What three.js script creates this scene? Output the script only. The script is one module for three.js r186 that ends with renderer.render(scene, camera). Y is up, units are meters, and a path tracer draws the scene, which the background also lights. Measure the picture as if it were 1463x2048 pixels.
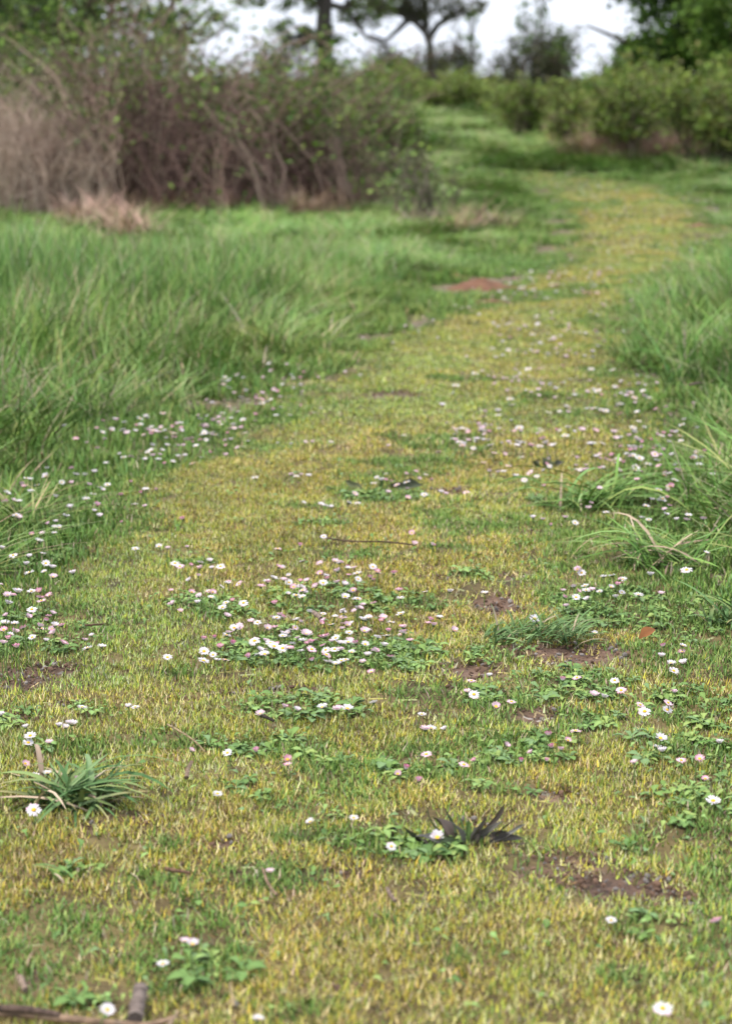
import * as THREE from 'three';
import { mergeGeometries } from 'three/addons/utils/BufferGeometryUtils.js';

// ---------------------------------------------------------------- camera, sky, sun, exposure
const F = 3600, PW = 1463, PH = 2048, HORIZON = 250, EYE = 0.85;      // photograph's pixels: focal length, size, horizon row; eye height in metres
const PITCH = Math.atan((PH / 2 - HORIZON) / F);
const scene = new THREE.Scene();
const camera = new THREE.PerspectiveCamera(2 * Math.atan(PH / 2 / F) * 180 / Math.PI, PW / PH, 0.05, 2000);
camera.position.set(0, EYE, 0);
camera.rotation.set(-PITCH, 0, 0);
camera.focus = 2.78;
camera.userData.fStop = 5.4;
scene.add(camera);

const SUN_DIR = new THREE.Vector3(-0.42, 1.0, 0.12).normalize();
{ // pale, bright, thinly clouded sky
  const w = 256, h = 128, data = new Float32Array(w * h * 4);
  const c = [];
  let s = 77; const r = () => (s = (s * 16807) % 2147483647) / 2147483647;
  for (let k = 0; k < 26; k++) c.push([r() * 6.2832, 0.1 + r() * 1.3, 0.15 + r() * 0.35, r()]);
  for (let j = 0; j < h; j++) for (let i = 0; i < w; i++) {
    const el = (j / (h - 1) - 0.5) * Math.PI, az = i / w * Math.PI * 2;
    let cl = 0;
    for (const [a, e, q, m] of c) {
      const da = Math.atan2(Math.sin(az - a), Math.cos(az - a)) * Math.cos(el), de = el - e;
      cl += m * Math.exp(-(da * da + de * de * 3) / (q * q));
    }
    cl = Math.min(1, cl);
    const L = 0.57 + 0.13 * cl, k = (j * w + i) * 4;
    data[k] = L * (0.87 + 0.09 * cl); data[k + 1] = L * (0.93 + 0.05 * cl); data[k + 2] = L * 1.05; data[k + 3] = 1;
  }
  const t = new THREE.DataTexture(data, w, h, THREE.RGBAFormat, THREE.FloatType);
  t.mapping = THREE.EquirectangularReflectionMapping; t.magFilter = t.minFilter = THREE.LinearFilter;
  t.needsUpdate = true;
  scene.background = t; scene.environment = t;
}
const sun = new THREE.DirectionalLight(0xfff2e0, 1.5);
sun.position.copy(SUN_DIR).multiplyScalar(40).add(new THREE.Vector3(0, 0, -12));
sun.target.position.set(0, 0, -12);
sun.castShadow = true; sun.shadow.radius = 24; sun.shadow.mapSize.set(2048, 2048);
Object.assign(sun.shadow.camera, { left: -26, right: 26, top: 34, bottom: -34, near: 1, far: 120 });
scene.add(sun, sun.target);
const renderer = new THREE.WebGLRenderer({ antialias: true });
renderer.toneMapping = THREE.LinearToneMapping;
renderer.toneMappingExposure = 2.25;
renderer.shadowMap.enabled = true;
renderer.setSize(731, 1024);

// ---------------------------------------------------------------- helpers
function RNG(seed) { let a = seed >>> 0; return () => { a = (a + 0x6D2B79F5) | 0; let t = Math.imul(a ^ (a >>> 15), 1 | a); t = (t + Math.imul(t ^ (t >>> 7), 61 | t)) ^ t; return ((t ^ (t >>> 14)) >>> 0) / 4294967296; }; }
const rnd = RNG(20240);
const R = (a, b) => a + (b - a) * rnd();
const pick = a => a[Math.floor(rnd() * a.length)];
const clamp = (x, a = 0, b = 1) => Math.min(b, Math.max(a, x));
const smooth = (a, b, x) => { const t = clamp((x - a) / (b - a)); return t * t * (3 - 2 * t); };
const mix = (a, b, t) => a + (b - a) * t;
function hash(i, j) { let h = Math.imul(i, 374761393) + Math.imul(j, 668265263) | 0; h = Math.imul(h ^ (h >>> 13), 1274126177); return ((h ^ (h >>> 16)) >>> 0) / 4294967296; }
function vnoise(x, y) { const i = Math.floor(x), j = Math.floor(y), u = x - i, v = y - j, a = u * u * (3 - 2 * u), b = v * v * (3 - 2 * v); return mix(mix(hash(i, j), hash(i + 1, j), a), mix(hash(i, j + 1), hash(i + 1, j + 1), a), b); }
function fbm(x, y, o = 4) { let s = 0, a = 0.5, n = 0; for (let k = 0; k < o; k++) { s += a * vnoise(x, y); n += a; a *= 0.5; x = x * 2.03 + 17.3; y = y * 2.03 + 5.7; } return s / n; }

function rise(z) { const d = -z; const s = Math.min(Math.max(0, d - 11), 40); let h = 0.046 * s * s / (s + 4); if (d > 24) h += 0.0013 * Math.min(d - 24, 14) ** 2 + 0.008 * Math.max(0, Math.min(d, 51) - 38); if (d > 51) h += 0.3 * (1 - Math.exp(-(d - 51) / 60)); return h; }
function H(x, z) {
  const d = Math.hypot(x, z), near = 1 - smooth(5, 11, d);
  return rise(z) + near * (0.020 * (fbm(x * 2.6 + 9, z * 2.6, 3) - 0.5) + 0.010 * (vnoise(x * 11, z * 11) - 0.5)) + (1 - near) * 0.08 * (fbm(x * 0.5, z * 0.5, 2) - 0.5) * smooth(5, 12, d);
}
const cp = Math.cos(PITCH), sp = Math.sin(PITCH);
function ray(px, py) { const u = (px - PW / 2) / F, v = -(py - PH / 2) / F; return new THREE.Vector3(u, v * cp - sp, -v * sp - cp); }   // per metre of depth
function ground(px, py, up = 0) {               // where the line of sight through a pixel meets the ground (or `up` metres above it)
  const q = ray(px, py); let t0 = 0.6, t1 = 0.6;
  for (let k = 0; k < 4000; k++) { t1 = t0 * 1.01; if (EYE + q.y * t1 <= rise(q.z * t1) + up) break; t0 = t1; if (t0 > 150) break; }
  for (let k = 0; k < 24; k++) { const m = (t0 + t1) / 2; if (EYE + q.y * m <= rise(q.z * m) + up) t1 = m; else t0 = m; }
  return new THREE.Vector3(q.x * t1, EYE + q.y * t1, q.z * t1);
}
function atZ(px, py, z) { const q = ray(px, py), t = z / q.z; return new THREE.Vector3(q.x * t, EYE + q.y * t, z); }
const onGround = v => new THREE.Vector3(v.x, H(v.x, v.z), v.z);

const taken = new Map();
function numbered(name) { const n = taken.get(name) || 0; taken.set(name, n + 1); return n ? name + '_' + String(n).padStart(3, '0') : name; }
function tag(o, label, category, group, kind) { o.userData.label = label; if (category) o.userData.category = category; if (group) o.userData.group = group; if (kind) o.userData.kind = kind; return o; }
function shade(o) { o.castShadow = o.receiveShadow = true; return o; }
function put(name, geo, m, parent = scene) { const o = shade(new THREE.Mesh(geo, m)); o.name = parent === scene ? numbered(name) : name; parent.add(o); return o; }
function base(name, p) { const g = new THREE.Group(); g.name = numbered(name); g.position.copy(p); scene.add(g); return g; }

const lin = (r, g, b) => [r, g, b];
const leafMat = (rough = 0.6, tr = 0.3) => new THREE.MeshPhysicalMaterial({ color: 0xffffff, vertexColors: true, roughness: rough, transmission: tr, thickness: 0, side: THREE.DoubleSide, specularIntensity: 0.35 });
const M = {
  blade: new THREE.MeshPhysicalMaterial({ vertexColors: true, roughness: 0.75, specularIntensity: 0.2, side: THREE.DoubleSide }),
  green: leafMat(0.9, 0.35),
  leafy: new THREE.MeshPhysicalMaterial({ vertexColors: true, roughness: 0.62, specularIntensity: 0.32, side: THREE.DoubleSide }),
  bark: new THREE.MeshStandardMaterial({ vertexColors: true, roughness: 0.92 }),
  petal: leafMat(0.85, 0.25),
};

// a growing triangle soup with colours
class Soup {
  constructor() { this.p = []; this.c = []; this.n = []; this.i = []; }
  v(x, y, z, col, nx = 0, ny = 1, nz = 0) { this.p.push(x, y, z); this.c.push(col[0], col[1], col[2]); this.n.push(nx, ny, nz); return this.p.length / 3 - 1; }
  t(a, b, c) { this.i.push(a, b, c); }
  geo(flat = false) {
    const g = new THREE.BufferGeometry();
    g.setAttribute('position', new THREE.Float32BufferAttribute(this.p, 3));
    g.setAttribute('color', new THREE.Float32BufferAttribute(this.c, 3));
    g.setIndex(this.i);
    if (!flat) g.computeVertexNormals();
    return g;
  }
  // a grass blade: from base b, heading az, leaning from lean0 to lean1 (radians from upright), length len, width w
  blade(bx, by, bz, az, lean0, lean1, len, w, c0, c1, seg = 3, fold = 0, roll = 0) {
    let x = bx, y = by, z = bz; const cx = Math.cos(az), cz = Math.sin(az); let L = -1, Rr = -1, C = -1;
    const sx = -cz * Math.cos(roll), sz = cx * Math.cos(roll), sy = Math.sin(roll);
    for (let k = 0; k <= seg; k++) {
      const t = k / seg, lean = mix(lean0, lean1, t), hw = w / 2 * (k === seg ? 0 : (0.75 + 0.25 * Math.sin(Math.min(1, t * 1.6) * Math.PI)) * (1 - t * t * 0.45));
      const col = [mix(c0[0], c1[0], t), mix(c0[1], c1[1], t), mix(c0[2], c1[2], t)];
      if (k === seg) {
        const T = this.v(x, y, z, col);
        this.t(L, Rr, T);
      } else {
        const l = this.v(x - sx * hw, y - sy * hw + fold * hw, z - sz * hw, col), r = this.v(x + sx * hw, y + sy * hw + fold * hw, z + sz * hw, col);
        if (k) { this.t(L, Rr, r); this.t(L, r, l); }
        L = l; Rr = r;
        const st = len / seg, ln = mix(lean0, lean1, (k + 0.5) / seg);
        x += Math.sin(ln) * cx * st; y += Math.cos(ln) * st; z += Math.sin(ln) * cz * st;
      }
    }
  }
  // a spoon-shaped leaf lying along +x in its own axes, turned by the matrix
  leaf(m, len, w, col, vein, spoon = 0.55, curl = 0.25, stalk = 0.25, rows = 5) {
    const q = new THREE.Vector3(); const ids = [];
    for (let k = 0; k <= rows; k++) {
      const t = k / rows; let hw;
      if (t < stalk) hw = w * 0.11; else { const s = (t - stalk) / (1 - stalk); hw = w / 2 * Math.pow(Math.sin(Math.PI * Math.pow(s, spoon > 0.5 ? 1.5 : 0.85)), 0.7) ; if (k === rows) hw = w * 0.10; hw = Math.max(hw, w * 0.1); }
      const x = len * t, y = len * curl * (t * (1 - t) * 1.6 - t * t * 0.25);
      const row = [];
      for (const s of [-1, 0, 1]) { q.set(x, y + Math.abs(s) * hw * 0.28, s * hw).applyMatrix4(m); row.push(this.v(q.x, q.y, q.z, s ? col : vein)); }
      ids.push(row);
    }
    for (let k = 0; k < rows; k++) for (let s = 0; s < 2; s++) { const a = ids[k][s], b = ids[k][s + 1], c = ids[k + 1][s], d = ids[k + 1][s + 1]; this.t(a, b, d); this.t(a, d, c); }
  }
  // a small tree leaf: two triangles folded along the midrib
  quad(x, y, z, size, col, r) {
    const a = r() * 6.2832, e = (r() - 0.35) * 1.6, ca = Math.cos(a), sa = Math.sin(a), ce = Math.cos(e), se = Math.sin(e), o = (r() - 0.5) * 1.8;
    const ux = ca * ce, uy = se, uz = sa * ce, wx = -sa * Math.cos(o) , wy = Math.sin(o), wz = ca * Math.cos(o), h = size * 0.34;
    const A = this.v(x, y, z, col), B = this.v(x + ux * size * 0.5 + wx * h, y + uy * size * 0.5 + wy * h, z + uz * size * 0.5 + wz * h, col), C = this.v(x + ux * size, y + uy * size, z + uz * size, col), D = this.v(x + ux * size * 0.5 - wx * h, y + uy * size * 0.5 - wy * h, z + uz * size * 0.5 - wz * h, col);
    this.t(A, B, C); this.t(A, C, D);
  }
  // a tapered tube through points with radii
  tube(pts, rad, col, sides = 5) {
    let prev = null; const up = new THREE.Vector3(), d = new THREE.Vector3(), s1 = new THREE.Vector3(), s2 = new THREE.Vector3();
    for (let k = 0; k < pts.length; k++) {
      d.copy(pts[Math.min(k + 1, pts.length - 1)]).sub(pts[Math.max(k - 1, 0)]).normalize();
      up.set(0.31, 0.2, 0.93); s1.crossVectors(d, up).normalize(); s2.crossVectors(d, s1);
      const ring = [], c = typeof col === 'function' ? col(k / (pts.length - 1)) : col;
      for (let a = 0; a < sides; a++) { const q = a / sides * 6.2832, cc = Math.cos(q) * rad[k], ss = Math.sin(q) * rad[k]; ring.push(this.v(pts[k].x + s1.x * cc + s2.x * ss, pts[k].y + s1.y * cc + s2.y * ss, pts[k].z + s1.z * cc + s2.z * ss, c)); }
      if (prev) for (let a = 0; a < sides; a++) { const b = (a + 1) % sides; this.t(prev[a], ring[a], ring[b]); this.t(prev[a], ring[b], prev[b]); }
      prev = ring;
    }
    const e = this.v(pts.at(-1).x, pts.at(-1).y, pts.at(-1).z, typeof col === 'function' ? col(1) : col);
    for (let a = 0; a < sides; a++) this.t(prev[a], e, prev[(a + 1) % sides]);
  }
}
const V = (x, y, z) => new THREE.Vector3(x, y, z);
const vary = (c, k, j = 0.06) => { const m = 1 + (rnd() - 0.5) * 2 * k; return [c[0] * m * (1 + (rnd() - 0.5) * j), c[1] * m, c[2] * m * (1 + (rnd() - 0.5) * j)]; };

// ---------------------------------------------------------------- what grows where, read off the photograph row by row
const rowsOf = a => a.map(([y, l, r]) => { const p = ground(l, y), q = ground(r, y); return [-p.z, p.x, q.x]; }).sort((a, b) => a[0] - b[0]);
const PATH = rowsOf([[2048, -500, 2000], [1750, -420, 1900], [1500, -260, 1700], [1300, -40, 1500], [1200, 50, 1370], [1130, 130, 1270], [1060, 205, 1240], [980, 280, 1260], [930, 400, 1310], [880, 490, 1310], [830, 560, 1295], [770, 640, 1260], [720, 720, 1250], [660, 850, 1240], [620, 930, 1255], [590, 990, 1275], [555, 1085, 1310], [520, 1130, 1380], [490, 1150, 1425], [460, 1150, 1425], [420, 1130, 1395], [400, 1105, 1375], [375, 1070, 1320], [355, 1020, 1220], [343, 995, 1090], [338, 1000, 1020]]);
const TALL = rowsOf([[2048, -1500, 3000], [1500, -600, 1900], [1250, -250, 1560], [1100, -70, 1430], [1000, 20, 1390], [900, 150, 1400], [850, 270, 1385], [800, 410, 1340], [750, 530, 1290], [700, 640, 1265], [650, 730, 1265], [600, 790, 1290], [560, 850, 1325], [520, 930, 1410], [480, 1010, 1470], [440, 1060, 1470], [400, 1050, 1430], [370, 1000, 1350], [350, 940, 1240], [338, 930, 1080]]);
function edges(T, d) { if (d <= T[0][0]) return [T[0][1], T[0][2]]; for (let k = 1; k < T.length; k++) if (d <= T[k][0]) { const t = (d - T[k - 1][0]) / (T[k][0] - T[k - 1][0]); return [mix(T[k - 1][1], T[k][1], t), mix(T[k - 1][2], T[k][2], t)]; } return null; }
function inside(T, x, z) { const e = edges(T, -z); if (!e) return -9; return Math.min(x - e[0], e[1] - x); }   // metres inside the strip, negative outside
const wob = (x, z) => 0.34 * (fbm(x * 3 + 40, z * 2.2, 3) - 0.5);
function blobs(list) { return list.map(([px, py, rx, ry]) => { const c = ground(px, py), e = ground(px + rx, py), a = ground(px, py - ry), b = ground(px, py + ry); return { x: c.x, z: c.z, rx: Math.abs(e.x - c.x), rz: Math.abs(a.z - b.z) / 2, px, py }; }); }
function inBlobs(L, x, z) { let m = 0; const w = 0.75 * (fbm(x * 14, z * 14, 3) - 0.5); for (const b of L) { const dx = (x - b.x) / b.rx, dz = (z - b.z) / b.rz; if (Math.abs(dx) > 1.6 || Math.abs(dz) > 1.6) continue; m = Math.max(m, 1.25 - Math.hypot(dx, dz) + w); } return clamp(m); }
const SOIL = blobs([[95, 1345, 115, 24], [30, 1375, 60, 16], [1130, 1322, 125, 28], [945, 1355, 85, 18], [590, 1393, 60, 13], [470, 1392, 45, 9], [1090, 1442, 70, 20], [1250, 1775, 140, 42], [1340, 1800, 90, 32], [1100, 1760, 80, 24], [440, 1690, 60, 18], [1120, 1590, 55, 16], [270, 1640, 70, 14], [180, 1660, 50, 10], [870, 1163, 60, 10], [1000, 1215, 65, 26], [1020, 1155, 50, 8], [40, 1452, 60, 14], [60, 1960, 60, 16], [230, 1905, 40, 12], [1180, 1720, 120, 16], [700, 1745, 60, 9], [1060, 1070, 20, 6], [900, 985, 70, 8], [130, 1420, 40, 8], [1000, 1395, 40, 9], [940, 1650, 60, 10], [330, 1735, 50, 8], [480, 2010, 40, 12], [690, 1985, 50, 14], [370, 1400, 50, 8], [800, 795, 70, 6], [560, 1245, 40, 6], [890, 1385, 35, 7]]);
const LEAFY = blobs([[620, 1312, 190, 42], [500, 1310, 90, 30], [780, 1325, 110, 28], [640, 1200, 110, 26], [820, 1212, 85, 17], [410, 1215, 75, 22], [450, 1240, 70, 14], [160, 1285, 70, 26], [40, 1275, 55, 40], [570, 1437, 125, 26], [640, 1430, 70, 20], [210, 1432, 75, 18], [40, 1455, 60, 22], [110, 1505, 80, 20], [1050, 1505, 105, 32], [960, 1525, 80, 16], [830, 1550, 90, 18], [560, 1505, 100, 26], [460, 1500, 60, 16], [700, 1545, 70, 12], [1110, 1385, 140, 26], [1190, 1375, 70, 26], [1000, 1410, 60, 18], [1180, 1442, 75, 13], [1150, 1465, 70, 10], [1390, 1425, 105, 42], [1360, 1505, 110, 36], [1290, 1240, 170, 50], [1160, 1205, 80, 22], [990, 1320, 70, 26], [1400, 1620, 90, 50], [770, 1700, 125, 26], [880, 1705, 70, 22], [1275, 1688, 40, 18], [1275, 1865, 85, 24], [340, 1925, 90, 34], [200, 2020, 55, 16], [470, 1590, 50, 12], [560, 1620, 60, 12], [650, 1640, 40, 12], [1000, 1590, 60, 10], [940, 1160, 50, 8], [770, 1000, 90, 12], [650, 1055, 60, 10], [400, 1130, 50, 9], [1150, 1005, 100, 16], [1280, 985, 110, 30], [60, 1120, 80, 30], [110, 1045, 60, 20], [430, 1970, 70, 16], [1120, 1790, 50, 12], [190, 1745, 50, 16], [1420, 1555, 60, 14]]);
const FINE = blobs([[860, 1410, 115, 26], [1080, 1268, 110, 26], [320, 1490, 130, 20], [560, 1760, 110, 24], [640, 1680, 120, 20], [330, 1690, 80, 22], [920, 1925, 85, 24], [430, 1920, 90, 30], [350, 1985, 110, 22], [150, 1505, 80, 20], [820, 1510, 100, 22], [340, 1350, 90, 14], [110, 1230, 80, 16], [560, 1270, 130, 16], [950, 1560, 60, 14], [1330, 1320, 110, 36], [1430, 1300, 70, 60], [1410, 1660, 90, 40], [470, 1105, 60, 8], [300, 1760, 90, 18], [1050, 1740, 50, 12], [1340, 1200, 150, 50], [780, 1850, 80, 14], [480, 1860, 70, 12], [100, 1830, 90, 18], [1250, 1965, 80, 14], [630, 2040, 90, 20], [900, 1110, 70, 10], [680, 1120, 90, 12], [820, 1290, 60, 12], [1420, 1200, 80, 60], [1210, 1560, 70, 12], [600, 1020, 60, 8], [860, 880, 120, 10], [1080, 800, 110, 14], [1150, 830, 100, 12], [950, 760, 90, 8], [820, 930, 80, 8], [780, 1660, 50, 10]]);

const MOUNDS = [[795, 577, 0.13, 0.055, 'low mound of red soil deepest in the bramble-side grass'], [965, 578, 0.17, 0.06, 'broad mound of red soil topped by daisies'], [915, 560, 0.07, 0.05, 'small red soil mound tucked behind the broad daisy-topped one'], [985, 607, 0.14, 0.03, 'thin spill of red soil at the very edge of the turf'], [1040, 598, 0.10, 0.02, 'thin red soil streak trailing onto the turf'], [1105, 578, 0.09, 0.02, 'reddish scrape of soil on the golden turf past the mounds'], [1405, 461, 0.16, 0.04, 'distant red scrape of soil at the outer side of the bend'], [1350, 562, 0.12, 0.025, 'faint red scrape of soil under grass facing the brambles']].map(([px, py, w, h, label]) => { const c = ground(px, py); return { px, py, w: w * 1.25, h: h * 0.7, label, x: c.x, z: c.z }; });

// ---------------------------------------------------------------- ground and path
function soilTexture(seed, a, b, c, bits) {
  const n = 512, data = new Uint8Array(n * n * 4), r = RNG(seed), g = new Float32Array(n * n);
  const per = (x, y, f) => { const i = Math.floor(x * f), j = Math.floor(y * f), u = x * f - i, v = y * f - j, s = u * u * (3 - 2 * u), t = v * v * (3 - 2 * v), h = (p, q) => hash(((p % f) + f) % f + seed * 7, ((q % f) + f) % f + f); return mix(mix(h(i, j), h(i + 1, j), s), mix(h(i, j + 1), h(i + 1, j + 1), s), t); };
  for (let j = 0; j < n; j++) for (let i = 0; i < n; i++) { const x = i / n, y = j / n; g[j * n + i] = 0.35 * per(x, y, 8) + 0.25 * per(x, y, 24) + 0.2 * per(x, y, 70) + 0.2 * per(x, y, 180); }
  const px = (k, q) => { for (let e = 0; e < 3; e++) data[k * 4 + e] = 255 * Math.pow(clamp(q[e]), 1 / 2.2); data[k * 4 + 3] = 255; };
  for (let k = 0; k < n * n; k++) { const t = clamp((g[k] - 0.25) * 2), q = t < 0.5 ? [0, 1, 2].map(e => mix(a[e], b[e], t * 2)) : [0, 1, 2].map(e => mix(b[e], c[e], t * 2 - 1)); px(k, q); }
  for (let s = 0; s < bits; s++) { const cx = r() * n, cy = r() * n, an = r() * 3.14, L = 2 + r() * 9, W = 0.6 + r() * 1.4, m = 0.5 + r() * 1.2, q = pick2(r); for (let t = -L; t < L; t += 0.6) for (let u = -W; u <= W; u += 0.6) { const x = ((Math.round(cx + Math.cos(an) * t - Math.sin(an) * u) % n) + n) % n, y = ((Math.round(cy + Math.sin(an) * t + Math.cos(an) * u) % n) + n) % n; px(y * n + x, q.map(e => e * m)); } }
  const t = new THREE.DataTexture(data, n, n); t.colorSpace = THREE.SRGBColorSpace; t.wrapS = t.wrapT = THREE.RepeatWrapping; t.magFilter = THREE.LinearFilter; t.needsUpdate = true; return t;
}
function pick2(r) { const k = r(); return k < 0.4 ? [0.34, 0.26, 0.15] : k < 0.7 ? [0.10, 0.06, 0.04] : [0.30, 0.27, 0.25]; }
const soilMap = soilTexture(3, [0.055, 0.034, 0.024], [0.135, 0.082, 0.058], [0.22, 0.145, 0.105], 420);
const loamMap = soilTexture(5, [0.05, 0.045, 0.022], [0.10, 0.08, 0.04], [0.16, 0.125, 0.065], 1400);
function gridGeo(xs, zs, h, tint) {
  const p = [], uv = [], idx = [], col = [], n = xs.length;
  for (const z of zs) for (const x of xs) { const X = typeof x === 'function' ? x(z) : x; p.push(X, h(X, z), z); uv.push(X / 0.8, z / 0.8); if (tint) col.push(...tint(X, z)); }
  for (let j = 0; j + 1 < zs.length; j++) for (let i = 0; i + 1 < n; i++) { const a = j * n + i; idx.push(a, a + 1, a + n, a + 1, a + n + 1, a + n); }
  const g = new THREE.BufferGeometry(); g.setAttribute('position', new THREE.Float32BufferAttribute(p, 3)); g.setAttribute('uv', new THREE.Float32BufferAttribute(uv, 2)); if (tint) g.setAttribute('color', new THREE.Float32BufferAttribute(col, 3)); g.setIndex(idx); g.computeVertexNormals(); return g;
}
{
  const xs = [0], zs = [2]; for (let x = 0, s = 0.05; x < 600;) { if (x > 2.2) s *= 1.07; x += s; xs.push(x); xs.unshift(-x); }
  for (let z = 2, s = 0.05; z > -900;) { if (z < -6) s *= 1.035; z -= s; zs.push(z); }
  const ps = []; for (let z = 2; z < 60; z *= 1.5) zs.unshift(z + 2);
  tag(put('ground', gridGeo(xs, zs.sort((a, b) => b - a), (x, z) => H(x, z) - 0.03 * smooth(0.0, 0.15, inside(PATH, x, z))), new THREE.MeshStandardMaterial({ map: loamMap, bumpMap: loamMap, bumpScale: 0.006, roughness: 0.97 })), 'dark loam of the meadow under the grass', 'ground', null, 'structure');
  const d0 = PATH[0][0] - 1.1, d1 = PATH.at(-1)[0]; const pz = []; for (let d = d0; d < d1; d += d < 4.5 ? 0.02 : d < 7 ? 0.05 : 0.1) pz.push(-d);
  const px = []; for (let k = 0; k <= 110; k++) px.push(z => { const e = edges(PATH, -z); return mix(e[0], e[1], k / 110); });
  tag(put('path', gridGeo(px, pz, (x, z) => H(x, z) + 0.005 - smooth(0.25, 0.7, inBlobs(SOIL, x, z)) * (0.004 + 0.008 * vnoise(x * 38, z * 38)), (x, z) => { const t = smooth(0.5, 0.2, inBlobs(SOIL, x, z)); return [mix(1.0, 0.78, t), mix(1.0, 0.92, t), mix(1, 0.5, t)]; }), new THREE.MeshStandardMaterial({ vertexColors: true, map: soilMap, bumpMap: soilMap, bumpScale: 0.007, roughness: 0.95 })), 'trodden reddish brown soil of the mown path', 'path', null, 'structure');
}

// ---------------------------------------------------------------- grass as stuff: blades by the hundred thousand
const YEL = [[0.49, 0.47, 0.075], [0.40, 0.44, 0.08], [0.60, 0.55, 0.14], [0.30, 0.37, 0.08], [0.23, 0.32, 0.07], [0.69, 0.62, 0.34], [0.54, 0.46, 0.07], [0.27, 0.19, 0.08], [0.18, 0.28, 0.06], [0.49, 0.45, 0.18], [0.19, 0.13, 0.065], [0.61, 0.52, 0.25]];
const GRN = [[0.14, 0.25, 0.055], [0.18, 0.295, 0.07], [0.24, 0.34, 0.095], [0.105, 0.20, 0.05], [0.28, 0.35, 0.11], [0.16, 0.265, 0.095]];
const TAL = [[0.135, 0.265, 0.06], [0.17, 0.305, 0.075], [0.095, 0.205, 0.045], [0.215, 0.34, 0.115], [0.155, 0.28, 0.09], [0.225, 0.305, 0.085]];
const STRAW = [[0.44, 0.35, 0.255], [0.38, 0.295, 0.22], [0.52, 0.43, 0.33], [0.31, 0.235, 0.18]];
const DEEP = 0.8;
function tuftOf(s, x, y, z, n, rad, hMin, hMax, w, cols, lean, seg, dry, tint) {
  for (let k = 0; k < n; k++) {
    const a = R(0, 6.2832), r = rad * Math.sqrt(rnd()), v = vary(rnd() < dry ? pick(STRAW) : pick(cols), 0.22, 0.15), c = [v[0] * tint[0], v[1] * tint[1], v[2] * tint[2]], l0 = R(0, lean * 0.5), l1 = l0 + R(0.1, lean * 1.6);
    s.blade(x + Math.cos(a) * r, y - 0.002, z + Math.sin(a) * r, R(0, 6.2832), l0, l1, R(hMin, hMax), w * R(0.7, 1.3), c, c, seg);
  }
}
const one = [1, 1, 1];
const tile = (side, clumps, n, rad, hMin, hMax, w, cols, lean, seg, dry) => { const s = new Soup(); for (let k = 0; k < clumps; k++) { const t = R(0.85, 1.18), q = R(0.65, 1.15); tuftOf(s, R(-side, side) / 2, 0, R(-side, side) / 2, n, rad, hMin * q, hMax * q, w, cols, lean, seg, dry, [t * R(0.9, 1.1), t, t * R(0.85, 1.15)]); } return s.geo(); };
const TILE = 0.26;
const tileGeos = {
  tall: [0, 1, 2, 3, 4, 5].map(() => tile(TILE * 1.25, 40, 9, 0.035, 0.14, 0.44, 0.0042, TAL.concat([[0.30, 0.33, 0.15]]), 0.82, 5, 0.09)),
  verge: [0, 1, 2, 3].map(() => tile(TILE * 1.2, 60, 10, 0.022, 0.03, 0.10, 0.0042, GRN.concat(TAL), 0.7, 3, 0.05)),
  turf: [0, 1].map(() => tile(TILE * 1.2, 300, 9, 0.022, 0.007, 0.018, 0.0036, YEL, 0.98, 1, 0.06)),
  straw: [0, 1, 2].map(() => tile(0.16, 5, 12, 0.05, 0.25, 0.60, 0.0055, STRAW, 0.45, 4, 0.5)),
};
const bags = new Map();
const q4 = new THREE.Quaternion(), eu = new THREE.Euler(), m4 = new THREE.Matrix4(), sc3 = new THREE.Vector3();
function drop(kind, x, y, z, sxz, sy, tint, tiltX = 0, tiltZ = 0) {
  const key = kind + Math.floor(rnd() * tileGeos[kind].length);
  if (!bags.has(key)) bags.set(key, { m: [], c: [] });
  eu.set(tiltX, R(0, 6.2832), tiltZ); q4.setFromEuler(eu); m4.compose(V(x, y, z), q4, sc3.set(sxz, sy, sxz));
  const b = bags.get(key); for (let k = 0; k < 16; k++) b.m.push(m4.elements[k]); b.c.push(tint[0], tint[1], tint[2]);
}
const turf = new Soup(), fine = new Soup(), verge = new Soup();
const BANDS = [[1.15, 2.5, 8200, 1.0], [2.5, 4.6, 6000, 1.05], [4.6, 7.5, 2800, 1.45], [7.5, 12, 1300, 2.0], [12, 18, 560, 2.8], [18, 30, 230, 3.8]];
const half = d => 0.215 * d + 0.45 + Math.min(0.7, d * 0.05);
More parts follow.
